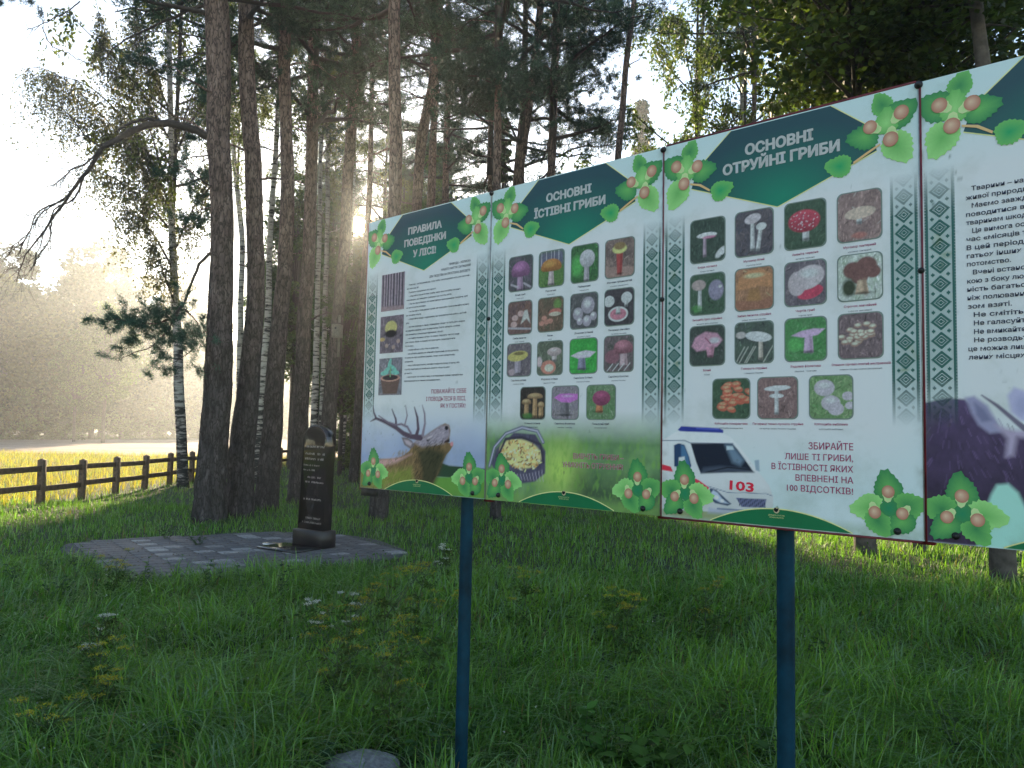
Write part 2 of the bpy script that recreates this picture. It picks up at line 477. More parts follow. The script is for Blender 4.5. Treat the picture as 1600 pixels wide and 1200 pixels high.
def text_lines(lines, fn=None, bold=0.0, res=2):
    """lines: (string, x0, x1 or None, baseline z, cap height). Returns verts/faces in the x-z plane (y=0)"""
    V, F3 = [], []; n = 0
    cu = bpy.data.curves.new('lettering', 'FONT'); cu.resolution_u = res; cu.offset = bold; cu.size = 1
    ob = bpy.data.objects.new('lettering', cu); col.objects.link(ob)
    for s, x0, x1, z, h in lines:
        cu.body = s
        bpy.context.view_layer.update()
        me = ob.to_mesh()
        if len(me.vertices) == 0: ob.to_mesh_clear(); continue
        v = np.zeros(len(me.vertices) * 3, np.float32); me.vertices.foreach_get('co', v); v = v.reshape(-1, 3)
        me.calc_loop_triangles()
        tr = np.zeros(len(me.loop_triangles) * 3, np.int32); me.loop_triangles.foreach_get('vertices', tr); tr = tr.reshape(-1, 3)
        ob.to_mesh_clear()
        sz = h / 0.728; w_ = v[:, 0].max() - v[:, 0].min(); xmin = v[:, 0].min()
        if x0 is None: sx_ = sz * 0.92; x0 = x1 - w_ * sx_
        elif x1 is None: sx_ = sz * 0.92
        else: sx_ = (x1 - x0) / w_
        V.append(np.stack([x0 + (v[:, 0] - xmin) * sx_, 0 * v[:, 0], z + v[:, 1] * sz], -1)); F3.append(tr + n); n += len(v)
    bpy.data.objects.remove(ob); bpy.data.curves.remove(cu)
    return np.concatenate(V), np.concatenate(F3)

def lettering(name, parent, mat, lines, y, bold=0.0, res=2, rot=None):
    v, f = text_lines(lines, None, bold, res)
    if rot:
        a, cx_, cz_ = rot; x = v[:, 0] - cx_; z = v[:, 2] - cz_
        v[:, 0] = cx_ + x * math.cos(a) - z * math.sin(a); v[:, 2] = cz_ + x * math.sin(a) + z * math.cos(a)
    v[:, 1] = y
    o_ = obj(name, mesh_np(name, v, f, mats=(mat,)), parent)
    if name in ('captions', 'small_print', 'emblem_text', 'subtitle'): o_['kind'] = 'stuff'
    return o_

# faint engraved lines: strokes too small to read in the photograph
mb = MB(); rr = random.Random(4)
for (z, x0, x1, h) in ((1.12, -.15, .19, .030), (1.02, -.17, .2, .034), (.95, -.17, .2, .034), (.865, -.19, .12, .026), (.80, -.19, .03, .022), (.70, -.10, .16, .03), (.635, -.16, .2, .026), (.40, -.16, .18, .028), (.145, -.12, .19, .028), (.085, -.16, .2, .026)):
    x = x0
    while x < x1:
        wl = rr.uniform(.008, .016)
        if rr.random() < .86:
            mb.box((x, -TT - .0035, z), (x + .004, -TT - .0012, z + h * rr.uniform(.6, 1)))
            mb.box((x, -TT - .0032, z + h * rr.choice((0, .45, .75))), (x + wl, -TT - .0012, z + h * rr.choice((0, .45, .75)) + .004))
        x += wl + .006
e_ = mb.build('engraved_text', M_engr, slab); tag(e_, kind='stuff')
m = simple('bronze_plate', (0.30, 0.23, 0.10), 0.35, 0.6, nscale=9, var=.4)
# flower slab lying before the stone
mb = MB(); mb.box((-0.42, -0.62, 0.0), (0.30, -0.14, 0.035), bev=0.01); mb.build('ground_slab', M_gran, st)
mb = MB()
mb.tube([(-0.02, 0, 0), (-0.02, 0, .0)] if False else [(0, 0, 0), (0, 0, 0.012)], 0.11, 20)
pl = mb.build('metal_plate', simple('pale_plate', (0.75, 0.73, 0.66), 0.25, 0.7, nscale=5), None, (-3.42, 11.18, 0.062))
tag(pl, 'small pale shiny round plate lying on the paving left of the memorial stone', 'plate')

# ------------------------------------------------------------------ wooden fence
M_fence = simple('fence_wood', (0.14, 0.09, 0.058), 0.8, nscale=14, var=.45, bmp=.4)
fence = thing('wooden_fence', 'dark brown wooden post and rail fence along the golden meadow', 'fence', (-10.0, 15.0, 0))
def fence_run(p0, p1, step, first=0):
    p0 = Vector(p0); p1 = Vector(p1); Ltot = (p1 - p0).length; n = int(Ltot / step)
    d = (p1 - p0).normalized(); a = math.atan2(d.y, d.x)
    for k in range(first, n + 1):
        p = p0 + d * (step * k)
        if fence_run.post is None:
            mb = MB(); mb.box((-.065, -.065, -.3), (.065, .065, 0.93), bev=.008)
            # small pyramid cap
            mb.add([(-.055, -.055, .93), (.055, -.055, .93), (.055, .055, .93), (-.055, .055, .93), (0, 0, .965)], [np.array([(0, 1, 4), (1, 2, 4), (2, 3, 4), (3, 0, 4)])])
            o = mb.build('post', M_fence, fence); fence_run.post = o.data
        else: o = obj('post', fence_run.post, fence)
        o.location = (p.x + 10, p.y - 15, gzf(p.x, p.y) + random.uniform(-.02, .02)); o.rotation_euler = (R(random.uniform(-1.5, 1.5)), R(random.uniform(-1.5, 1.5)), a)
        if k < n:
            for z in (0.36, 0.75):
                if fence_run.rail is None:
                    mb = MB(); mb.box((.0, -.025, -.06), (1.0, .025, .06), bev=.006)
                    r_ = mb.build('rail', M_fence, fence); fence_run.rail = r_.data
                else: r_ = obj('rail', fence_run.rail, fence)
                q = p + d * (step / 2)
                dz = random.uniform(-.012, .012)
                r_.location = (p.x + d.x * .067 + 10, p.y + d.y * .067 - 15, z + gzf(q.x, q.y) + dz)
                r_.scale = (step - .134, 1, 1); r_.rotation_euler = (0, R(random.uniform(-.5, .5)), a)
fence_run.post = None; fence_run.rail = None
fence_run((-10.0, 5.7), (-10.0, 38.3), 1.552)
fence_run((-10.0, 38.3), (30, 38.3), 1.9, 1)
# ------------------------------------------------------------------ information board
BW, BH, NP = 0.9496, 1.5, 4
BA = -0.71002
BZ = CAM_H - 0.3108
board = thing('information_board', 'long green and white forest information board of four panels on blue posts', 'information board', (-0.8367, 4.3269, 0), BA)
# everything below is in the board's own frame: x along it, z up, -y towards the viewer; panel faces at y = 0

AMB = np.array([0.47, 0.53, 0.60])           # photo tone of pure white print
def C8(r, g, b):
    c = (np.array([r, g, b]) / 255.0) ** 2.2 / AMB
    return np.clip(c, 0.004, 0.9)

class Canvas:
    """a printed picture: colours evaluated at the vertices of a fine sheet"""
    def __init__(s, us, vs, c):
        s.us, s.vs = us, vs
        s.U, s.V = np.meshgrid(us, vs); s.C = np.zeros(s.U.shape + (3,)) + np.asarray(c, float)
    def blend(s, a, c): a = np.clip(a, 0, 1)[..., None]; s.C = s.C * (1 - a) + np.asarray(c) * a
    def mul(s, k): s.C = s.C * np.asarray(k)[..., None]
    def n(s, f, o=3, sd=0, fy=None): return fbm(s.U * f, s.V * (fy or f), 0.5, o, sd)
    def poly(s, P, c, soft=0.003, al=1.0):
        P = np.asarray(P, float); d = np.full(s.U.shape, 1e9); ins = np.zeros(s.U.shape, bool)
        for k in range(len(P)):
            a, b = P[k - 1], P[k]; ab = b - a
            t = np.clip(((s.U - a[0]) * ab[0] + (s.V - a[1]) * ab[1]) / (ab @ ab + 1e-12), 0, 1)
            d = np.minimum(d, np.hypot(s.U - a[0] - t * ab[0], s.V - a[1] - t * ab[1]))
            cr = ((a[1] > s.V) != (b[1] > s.V)) & (s.U < (b[0] - a[0]) * (s.V - a[1]) / (b[1] - a[1] + 1e-12) + a[0])
            ins ^= cr
        A = np.clip(0.5 + np.where(ins, d, -d) / soft, 0, 1) * al
        s.blend(A, c if not callable(c) else c(s)); return A
    def ell(s, cx, cy_, rx, ry, c, soft=0.15, al=1.0, ang=0.0):
        ca, sa = math.cos(ang), math.sin(ang)
        x = ((s.U - cx) * ca + (s.V - cy_) * sa) / rx; y = (-(s.U - cx) * sa + (s.V - cy_) * ca) / ry
        A = np.clip((1 - np.hypot(x, y)) / soft, 0, 1) * al
        s.blend(A, c if not callable(c) else c(s)); return A
    def stroke(s, P, w, c, soft=0.002, al=1.0):
        P = np.asarray(P, float); w = np.ones(len(P)) * w if np.isscalar(w) else np.asarray(w)
        d = np.full(s.U.shape, 1e9)
        for k in range(1, len(P)):
            a, b = P[k - 1], P[k]; ab = b - a
            t = np.clip(((s.U - a[0]) * ab[0] + (s.V - a[1]) * ab[1]) / (ab @ ab + 1e-12), 0, 1)
            d = np.minimum(d, np.hypot(s.U - a[0] - t * ab[0], s.V - a[1] - t * ab[1]) - (w[k - 1] * (1 - t) + w[k] * t))
        A = np.clip(0.5 - d / soft, 0, 1) * al; s.blend(A, c); return A
    def mesh(s, name, y=0.0, mats=(), du=0, dv=0):
        nx, ny = len(s.us), len(s.vs)
        v = np.stack([s.U + du, np.full_like(s.U, y), s.V + dv], -1).reshape(-1, 3)
        i = np.arange(ny - 1)[:, None] * nx + np.arange(nx - 1)[None]
        f = np.stack([i, i + 1, i + nx + 1, i + nx], -1).reshape(-1, 4)
        return mesh_np(name, v, f, s.C.reshape(-1, 3), mats=mats)

m, t, b, o = nodes('printed_film')
a = t.nodes.new('ShaderNodeAttribute'); a.attribute_name = 'Col'
g1 = tex_noise(t, coords(t), 3.0, 6, 0.7); g2 = tex_noise(t, coords(t, (1, 1, 0.35)), 26, 4)
dirt = ramp(t, g1, [(0.5, (1, 1, 1)), (0.72, (0.80, 0.82, 0.78))])
spk = ramp(t, g2, [(0.74, (1, 1, 1)), (0.82, (0.6, 0.6, 0.5))])
cc = mix(t, a.outputs['Color'], dirt, 1.0, 'MULTIPLY'); cc = mix(t, cc, spk, 0.6, 'MULTIPLY')
L(t, cc, b.inputs['Base Color']); b.inputs['Roughness'].default_value = 0.42; b.inputs['Specular IOR Level'].default_value = 0.35
M_print = m
def ink(name, c, rough=0.45):
    return simple(name, tuple(c), rough, nscale=30, var=0.12, bmp=0.0, spec=0.3)
M_black = ink('black_ink', (0.02, 0.022, 0.03)); M_navy = ink('navy_ink', (0.03, 0.035, 0.07))
M_red = ink('maroon_ink', C8(128, 40, 72)); M_redb = ink('red_ink', C8(200, 38, 62)); M_white = ink('white_ink', (0.62, 0.62, 0.60))
M_pinktext = ink('plum_ink', C8(120, 48, 84)); M_cap = ink('grey_ink', (0.10, 0.10, 0.13))
M_gold = ink('gold_ink', C8(196, 196, 130)); M_pale = ink('pale_ink', (0.70, 0.62, 0.66))
M_frame = simple('maroon_steel', (0.16, 0.018, 0.028), 0.5, nscale=14, var=.4)
M_bolt = simple('black_bolt', (0.012, 0.012, 0.013), 0.5, nscale=60)
M_alu = simple('aluminium_edge', (0.42, 0.42, 0.40), 0.5, 0.3, nscale=30)
M_post = simple('blue_paint', (0.001, 0.033, 0.060), 0.6, nscale=7, var=.5, bmp=.15, spec=.2)

# dark green header with a brighter lower centre
m, t, b, o = nodes('green_header')
tc = t.nodes.new('ShaderNodeTexCoord'); sx = t.nodes.new('ShaderNodeSeparateXYZ'); L(t, tc.outputs['Object'], sx.inputs[0])
dx = math_n(t, 'MULTIPLY', math_n(t, 'SUBTRACT', sx.outputs['X'], 0.49), 2.2)
dz = math_n(t, 'MULTIPLY', math_n(t, 'SUBTRACT', sx.outputs['Z'], 1.20), 3.6)
rr_ = math_n(t, 'SQRT', math_n(t, 'ADD', math_n(t, 'MULTIPLY', dx, dx), math_n(t, 'MULTIPLY', dz, dz)))
L(t, ramp(t, rr_, [(0.0, (0.0, 0.27, 0.15)), (0.45, (0.006, 0.150, 0.110)), (0.95, (0.014, 0.072, 0.088))]), b.inputs['Base Color'])
b.inputs['Roughness'].default_value = 0.35; M_head = m

# cross-stitch ornament strip (diamonds in a column), crisp and procedural
m, t, b, o = nodes('ornament')
tc = t.nodes.new('ShaderNodeTexCoord'); sx = t.nodes.new('ShaderNodeSeparateXYZ'); L(t, tc.outputs['Generated'], sx.inputs[0])
sz = t.nodes.new('ShaderNodeSeparateXYZ'); L(t, tc.outputs['Object'], sz.inputs[0])
U = math_n(t, 'SNAP', math_n(t, 'MULTIPLY', sx.outputs['X'], 26.0), 1.0)      # 26 stitches wide
V = math_n(t, 'SNAP', math_n(t, 'DIVIDE', sz.outputs['Z'], 0.0032), 1.0)
P_ = 19.0
vm = math_n(t, 'ABSOLUTE', math_n(t, 'SUBTRACT', math_n(t, 'MODULO', V, P_), 9.0))        # 0..9
um = math_n(t, 'ABSOLUTE', math_n(t, 'SUBTRACT', U, 12.5))                                # 0..13
d = math_n(t, 'ADD', vm, math_n(t, 'MULTIPLY', um, 1.0))
def band(x, lo, hi): return math_n(t, 'MULTIPLY', math_n(t, 'GREATER_THAN', x, lo), math_n(t, 'LESS_THAN', x, hi))
inner = math_n(t, 'LESS_THAN', um, 9.6)
ring = math_n(t, 'MULTIPLY', inner, math_n(t, 'MAXIMUM', math_n(t, 'MAXIMUM', band(d, 6.4, 9.1), band(d, 3.4, 5.1)), math_n(t, 'LESS_THAN', d, 2.1)))
# small diamond in the side triangles
vm2 = math_n(t, 'SUBTRACT', 9.5, vm)
d2 = math_n(t, 'ADD', vm2, math_n(t, 'ABSOLUTE', math_n(t, 'SUBTRACT', um, 6.5)))
ring = math_n(t, 'MAXIMUM', ring, math_n(t, 'LESS_THAN', d2, 2.1))
edge = band(um, 9.6, 11.6)
odd = math_n(t, 'GREATER_THAN', math_n(t, 'MODULO', V, 3.0), 0.9)
teeth = math_n(t, 'MULTIPLY', band(um, 11.4, 12.6), odd)
msk = math_n(t, 'MAXIMUM', math_n(t, 'MAXIMUM', ring, edge), teeth)
bgc = (0.36, 0.54, 0.48)
dk = (0.020, 0.135, 0.112)
a_ = t.nodes.new('ShaderNodeMapRange'); a_.inputs['From Min'].default_value = 0.36; a_.inputs['From Max'].default_value = 0.56; L(t, sz.outputs['Z'], a_.inputs['Value'])
b_ = t.nodes.new('ShaderNodeMapRange'); b_.inputs['From Min'].default_value = 1.205; b_.inputs['From Max'].default_value = 1.02; L(t, sz.outputs['Z'], b_.inputs['Value'])
fade = math_n(t, 'MULTIPLY', a_.outputs[0], b_.outputs[0])
al = math_n(t, 'MULTIPLY', math_n(t, 'MULTIPLY_ADD', msk, 0.62, 0.36), fade)
stain = ramp(t, tex_noise(t, coords(t), 9, 3), [(0.66, (1, 1, 1)), (0.74, (0.55, 0.60, 0.22))])
L(t, mix(t, mix(t, bgc, dk, msk), stain, 1.0, 'MULTIPLY'), b.inputs['Base Color']); b.inputs['Roughness'].default_value = 0.42
tp = t.nodes.new('ShaderNodeBsdfTransparent'); ms = t.nodes.new('ShaderNodeMixShader')
L(t, al, ms.inputs[0]); L(t, tp.outputs[0], ms.inputs[1]); L(t, b.outputs[0], ms.inputs[2]); L(t, ms.outputs[0], o.inputs['Surface'])
M_orn = m

# ---- printed leaf clusters and nuts
def leaf_outline(cx_, cz_, r_, a0, pointy=1.35, nteeth=26, seed=0, squash=0.98):
    r_ = r_ * .90
    rs = random.Random(seed); P = []
    for k in range(nteeth * 2):
        a = 2 * math.pi * k / (nteeth * 2)
        base = 1.0 + (pointy - 1) * max(0, math.cos(a)) ** 9 - 0.16 * max(0, math.cos(a - math.pi)) ** 10
        rad = base * (1.05 if k % 2 else 0.95) * rs.uniform(.96, 1.04)
        x = r_ * rad * math.cos(a); y = r_ * rad * math.sin(a) * squash
        P.append((cx_ + x * math.cos(a0) - y * math.sin(a0), cz_ + x * math.sin(a0) + y * math.cos(a0)))
    return P
def fan(mb, P, y, c_in, c_out, cen=None, rings=2):
    P = np.array(P, float); P[:, 0] = np.clip(P[:, 0], .0015, BW - .0015); P[:, 1] = np.clip(P[:, 1], .0015, BH - .002); cen = np.array(cen) if cen is not None else P.mean(0)
    n = len(P); v = [(cen[0], y, cen[1])]; c = [c_in]
    for r_ in range(1, rings + 1):
        s = r_ / rings
        for p in P: v.append((cen[0] + (p[0] - cen[0]) * s, y, cen[1] + (p[1] - cen[1]) * s)); c.append(np.array(c_in) * (1 - s) + np.array(c_out) * s)
    f3 = [(0, 1 + k, 1 + (k + 1) % n) for k in range(n)]
    f4 = [(1 + (r_ - 1) * n + k, 1 + r_ * n + k, 1 + r_ * n + (k + 1) % n, 1 + (r_ - 1) * n + (k + 1) % n) for r_ in range(1, rings) for k in range(n)]
    mb.add(v, [np.array(f3), np.array(f4)] if f4 else [np.array(f3)], np.array(c))
GD, GM, GL = C8(48, 112, 72), C8(86, 150, 84), C8(122, 178, 112)
NUT, NUTD, HUSK = C8(200, 156, 138), C8(142, 98, 86), C8(160, 196, 138)
def nut(mb, x, z, r_, y, a=0.0, seed=0):
    r_ = r_ * .88
    P = leaf_outline(x + .35 * r_ * math.cos(a + 3.14), z + .35 * r_ * math.sin(a + 3.14), r_ * 1.25, a + 3.14, 1.6, 8, seed, .9); fan(mb, P, y, GL, HUSK, rings=1)
    E = [(x + r_ * math.cos(q) * 1.12, z + r_ * 1.18 * math.sin(q)) for q in np.linspace(0, 2 * math.pi, 18, endpoint=False)]
    fan(mb, E, y - 0.0004, NUT, NUTD, (x - r_ * .2, z + r_ * .25), 3)
def cluster_bottom(parent, cx_, seed, mirror=1):
    mb = MB(); s = mirror
    for k, (x, z, r_, a, ci, co) in enumerate(((0, 0.155, .052, 1.75, GM, GD), (-.055 * s, .105, .050, 3.0 if s > 0 else 0.3, GD, GM), (.055 * s, .095, .052, -.15 if s > 0 else 3.3, GM, GL), (-.042 * s, .058, .046, 3.9, GM, GD), (.035 * s, .055, .046, -1.0, GD, GM))):
        fan(mb, leaf_outline(cx_ + x, z, r_, a, 1.5, 18, seed + k), -0.0012 - 0.00025 * k, ci, co)
    fan(mb, leaf_outline(cx_, .095, .03, 1, 1.2, 9, seed), -0.0028, C8(28, 110, 80), GD)
    nut(mb, cx_, .150, .020, -.0032, 1.5, seed); nut(mb, cx_ - .042 * s, .082, .019, -.0034, 4, seed + 1); nut(mb, cx_ + .042 * s, .080, .020, -.0036, 5, seed + 2)
    return mb.build('hazelnut_cluster', M_print, parent)
def cluster_left(parent, seed):
    mb = MB()
    for k, (x, z, r_, a, ci, co) in enumerate(((.115, 1.452, .042, 1.2, GD, GM), (.055, 1.40, .058, 2.7, GM, GD), (.065, 1.30, .058, -2.0, GM, GL), (.165, 1.365, .052, .1, GM, GD), (.245, 1.270, .045, .25, C8(30, 130, 84), GM), (.10, 1.38, .05, 1.5, GL, GM))):
        fan(mb, leaf_outline(x, z, r_, a, 1.45, 18, seed + k), -0.0012 - 0.00025 * k, ci, co)
    mb.add([(x, -.0030, z) for x, z in ((.12, 1.318), (.12, 1.325), (.165, 1.313), (.205, 1.284), (.203, 1.276), (.16, 1.305))], [np.array([[0, 1, 2, 5]]), np.array([[5, 2, 3, 4]])], C8(176, 150, 110))
    nut(mb, .057, 1.405, .024, -.0034, 2.5, seed); nut(mb, .150, 1.388, .024, -.0036, .5, seed + 3); nut(mb, .092, 1.328, .025, -.0038, 4.6, seed + 5)
    return mb.build('hazelnut_cluster', M_print, parent)
def cluster_right(parent, seed):
    mb = MB()
    for k, (x, z, r_, a, ci, co) in enumerate(((.838, 1.450, .040, 1.9, GD, GM), (.885, 1.405, .055, .5, GM, GD), (.880, 1.305, .056, -1.0, GM, GL), (.785, 1.355, .052, 3.0, GM, GD), (.700, 1.270, .045, 2.9, C8(30, 130, 84), GM), (.85, 1.385, .045, 1.5, GL, GM))):
        fan(mb, leaf_outline(x, z, r_, a, 1.45, 18, seed + k), -0.0012 - 0.00025 * k, ci, co)
    mb.add([(x, -.0030, z) for x, z in ((.83, 1.315), (.83, 1.322), (.785, 1.300), (.742, 1.276), (.744, 1.268), (.788, 1.292))], [np.array([[0, 1, 2, 5]]), np.array([[5, 2, 3, 4]])], C8(176, 150, 110))
    nut(mb, .897, 1.412, .024, -.0034, .8, seed); nut(mb, .798, 1.385, .023, -.0036, 2.6, seed + 3); nut(mb, .863, 1.328, .025, -.0038, 4.6, seed + 5)
    return mb.build('hazelnut_cluster', M_print, parent)

# ---- mushroom photographs (rounded tiles)
def photo(parent, u0, v0, u1, v1, painter, seed, rounded=True, name='photo', res=60):
    us = np.linspace(0, 1, res); c = Canvas(us, us, (0.1, 0.1, 0.1)); c.seed = seed
    painter(c)
    g = c.n(22, 3, seed + 50); g2 = c.n(60, 2, seed + 70); c.mul((0.50 + 0.62 * g) * (.75 + .5 * g2)); lum = c.C.mean(-1, keepdims=True); c.C = c.C * .82 + lum * .18
    w_, h_ = u1 - u0, v1 - v0
    keep = np.ones(c.U.shape, bool)
    if rounded:                                            # pull the border vertices onto a rounded rectangle
        r_ = 0.14
        x = np.abs(c.U - .5) * 2; y = np.abs(c.V - .5) * 2
        q = 1 - 2 * r_
        ox = np.maximum(x - q, 0); oy = np.maximum(y - q, 0)
        m_ = np.maximum(ox, oy); hyp = np.hypot(ox, oy) + 1e-9; k = np.where(m_ > 0, m_ / hyp, 1)
        corner = (ox > 0) & (oy > 0)
        x2 = np.where(corner, q + ox * k, x); y2 = np.where(corner, q + oy * k, y)
        UU = .5 + np.sign(c.U - .5) * x2 / 2; VV = .5 + np.sign(c.V - .5) * y2 / 2
    else: UU, VV = c.U, c.V
    v = np.stack([u0 + UU * w_, np.full_like(UU, -0.0022), v0 + VV * h_], -1).reshape(-1, 3)
    i = np.arange(res - 1)[:, None] * res + np.arange(res - 1)[None]
    f = np.stack([i, i + 1, i + res + 1, i + res], -1).reshape(-1, 4)
    o_ = obj(name, mesh_np(name, v, f, c.C.reshape(-1, 3), mats=(M_print,)), parent)
    if rounded:
        mb = MB(); P = []
        for (sx_, sy_, a0) in ((1, 1, 0), (-1, 1, 90), (-1, -1, 180), (1, -1, 270)):
            for q in range(5):
                a = R(a0 + q * 22.5); rr2 = 0.020
                P.append(((u0 + u1) / 2 + sx_ * (w_ / 2 + .004 - rr2) + rr2 * math.cos(a), (v0 + v1) / 2 + sy_ * (h_ / 2 + .004 - rr2) + rr2 * math.sin(a)))
        mb.add([(p[0], -0.0012, p[1]) for p in P], np.array([list(range(len(P)))]), C8(96, 112, 112))
        mb.build('photo_border', M_print, o_.parent)
    return o_
def bgp(c, a, b, f=5, d=None):
    _bgp(c, a, b, f, d)
    rs_ = random.Random(c.seed); a = np.asarray(a); b = np.asarray(b)
    for _ in range(70):
        x, y = rs_.random(), rs_.random() ** 1.3; an = rs_.uniform(0.3, 2.8); l_ = rs_.uniform(.04, .16); k_ = rs_.choice((.35, .6, 1.6, 2.3))
        c.stroke([(x, y), (x + l_ * math.cos(an), y + l_ * math.sin(an))], rs_.uniform(.004, .012), np.clip((a if rs_.random() < .5 else b) * k_, 0, .8), .02, rs_.uniform(.4, .9))
def _bgp(c, a, b, f=5, d=None):
    n = c.n(f, 4, c.seed); c.C = np.asarray(a) * (1 - n[..., None]) * 1.2 + np.asarray(b) * n[..., None] * 1.2
    s_ = c.n(30, 2, c.seed + 9, 9); c.blend(np.clip((s_ - .6) * 3, 0, .6), d if d is not None else np.asarray(b) * 1.8)
def cap(c, x, y, rx, ry, colr, dome=True, edge=None):
    hi = np.minimum(np.asarray(colr) * 1.45, .9)
    if dome:
        t_ = np.linspace(0, math.pi, 14); P = [(x + rx * math.cos(a), y + ry * math.sin(a) ** .8) for a in t_] + [(x - rx * .8, y - ry * .22), (x, y - ry * .3), (x + rx * .8, y - ry * .22)]
        c.poly(P, lambda s: np.asarray(colr) * (.45 + .55 * np.clip((s.V - y + ry * .3) / (1.3 * ry), 0, 1) + .3 * (s.n(14, 3, int(x * 99)) - .5))[..., None], .03); c.ell(x - rx * .15, y + ry * .5, rx * .75, ry * .45, hi, .7, .7)
    else:
        c.ell(x, y, rx, ry, lambda s: np.asarray(colr) * (.55 + .5 * np.clip((s.V - y + ry) / (2 * ry), 0, 1) + .35 * (s.n(14, 3, int(x * 99)) - .5))[..., None], .12); c.ell(x - rx * .1, y + ry * .35, rx * .7, ry * .4, hi, .9, .5)
    if edge is not None: c.stroke([(x - rx, y - ry * .1), (x, y - ry * .3), (x + rx, y - ry * .1)], .02, edge, .02)
def stem(c, x, y0, y1, w0, w1, colr, lean=0):
    c.poly([(x - w0, y0), (x + w0, y0), (x + lean + w1, y1), (x + lean - w1, y1)], colr, .03)
    c.stroke([(x + w0 * .55, y0), (x + lean + w1 * .55, y1)], w0 * .28, np.asarray(colr) * .45, .06, .7); c.stroke([(x - w0 * .4, y0), (x + lean - w1 * .4, y1)], w0 * .12, np.minimum(np.asarray(colr) * 1.3, .9), .05, .5); c.ell(x, y0 + .02, w0 * 2.2, .05, (.02, .025, .02), .8, .7)
gr, dg, br, pu, bk = C8(60, 110, 60), C8(38, 62, 48), C8(110, 84, 74), C8(90, 80, 100), C8(38, 38, 46)
WH, GY_, PK = C8(206, 200, 214), C8(150, 150, 166), C8(216, 150, 178)
def ph21(c): bgp(c, dg, pu); stem(c, .48, 0, .5, .14, .1, C8(150, 125, 160)); cap(c, .5, .5, .40, .36, C8(138, 92, 142)); c.stroke([(.1, .2), (.4, .1)], .03, GY_, .03); c.stroke([(.65, .2), (.95, .05)], .03, GY_, .03)
def ph22(c): bgp(c, C8(60, 100, 50), C8(80, 110, 60)); c.poly([(0, .55), (1, .6), (1, 1), (0, 1)], C8(88, 92, 118), .15); [c.stroke([(x, .6), (x, 1)], .015, C8(180, 175, 190), .02, .7) for x in (.1, .3, .5, .62, .8)]; stem(c, .5, .03, .5, .13, .08, C8(180, 160, 170)); cap(c, .5, .5, .42, .28, C8(220, 116, 50))
def ph23(c): bgp(c, dg, gr); c.ell(.22, .45, .26, .36, C8(76, 170, 80), .5, .8); stem(c, .58, 0, .6, .1, .08, GY_); cap(c, .6, .62, .30, .26, C8(184, 178, 196), False)
def ph24(c): bgp(c, C8(60, 56, 60), C8(120, 104, 100)); c.poly([(0, 0), (1, 0), (1, .22), (0, .3)], C8(140, 118, 114), .05); stem(c, .5, .06, .7, .08, .12, C8(150, 62, 60)); c.ell(.5, .74, .28, .14, C8(196, 186, 110), .2); c.ell(.5, .82, .24, .12, C8(124, 106, 70), .3)
def ph25(c): bgp(c, C8(70, 62, 76), br); [c.ell(x, y, .16, .11, C8(170, 146, 150), .3) for x, y in ((.3, .5), (.25, .3), (.55, .62))]; c.poly([(.55, .3), (.7, .7), (.82, .72), (.95, .3), (.8, .45)], C8(196, 180, 186), .05); c.stroke([(0, .2), (1, .12)], .03, GY_, .03)
def ph26(c): bgp(c, C8(60, 72, 60), br); c.ell(.78, .8, .2, .2, C8(92, 140, 66), .5, .8); c.ell(.68, .55, .28, .12, C8(170, 100, 92), .15, 1, .1); c.ell(.68, .5, .26, .07, C8(204, 170, 160), .2); [c.ell(x, y, .13, .09, C8(168, 120, 110), .3) for x, y in ((.25, .4), (.35, .28), (.15, .25), (.5, .3))]
def ph27(c): bgp(c, C8(50, 54, 62), C8(90, 92, 96)); [(c.ell(x, y, r, r, C8(140, 138, 158), .12), c.ell(x - .02, y + .05, r * .7, r * .6, C8(190, 188, 204), .6)) for x, y, r in ((.65, .65, .26), (.28, .42, .2), (.62, .2, .17), (.86, .32, .13), (.35, .2, .12))]
def ph28(c): bgp(c, C8(44, 44, 50), C8(72, 68, 76)); [c.ell(x, y, .2, .17, WH, .12) for x, y in ((.15, .68), (.76, .74))]; stem(c, .75, .5, .62, .06, .06, WH); c.ell(.47, .3, .36, .22, WH, .08); c.ell(.47, .3, .30, .17, C8(176, 108, 132), .1); stem(c, .47, .3, .5, .08, .07, WH)
def ph29(c): bgp(c, C8(70, 66, 84), C8(110, 104, 110)); stem(c, .45, .05, .5, .12, .12, C8(150, 144, 166)); c.ell(.45, .62, .46, .17, C8(176, 168, 92), .12, 1, .08); c.ell(.5, .7, .3, .07, C8(112, 104, 66), .4); c.ell(.2, .12, .16, .12, C8(150, 136, 150), .3)
def ph2a(c): bgp(c, C8(56, 66, 60), C8(100, 110, 96)); stem(c, .68, .4, .62, .09, .09, C8(200, 168, 176)); cap(c, .68, .68, .3, .14, C8(206, 160, 168), False); c.ell(.45, .22, .32, .22, C8(190, 116, 104), .1); c.ell(.48, .2, .2, .13, C8(216, 178, 168), .2); c.ell(.08, .4, .14, .18, C8(190, 160, 170), .3)
def ph2b(c): bgp(c, C8(34, 120, 52), C8(52, 150, 62), 4); stem(c, .45, .1, .5, .16, .12, C8(118, 122, 152)); c.poly([(.03, .52), (.3, .62), (.6, .66), (.97, .6), (.75, .45), (.3, .43)], C8(206, 172, 206), .03); c.ell(.5, .56, .3, .05, C8(226, 206, 226), .6)
def ph2c(c): bgp(c, C8(60, 74, 66), C8(100, 84, 96)); c.ell(.28, .42, .28, .22, C8(122, 84, 100), .2); stem(c, .68, .12, .6, .14, .1, C8(174, 150, 164)); cap(c, .66, .58, .34, .3, C8(150, 100, 118)); [c.stroke([(x, .02), (x + .2, .22)], .012, C8(200, 196, 200), .02) for x in (.1, .3, .5, .7)]
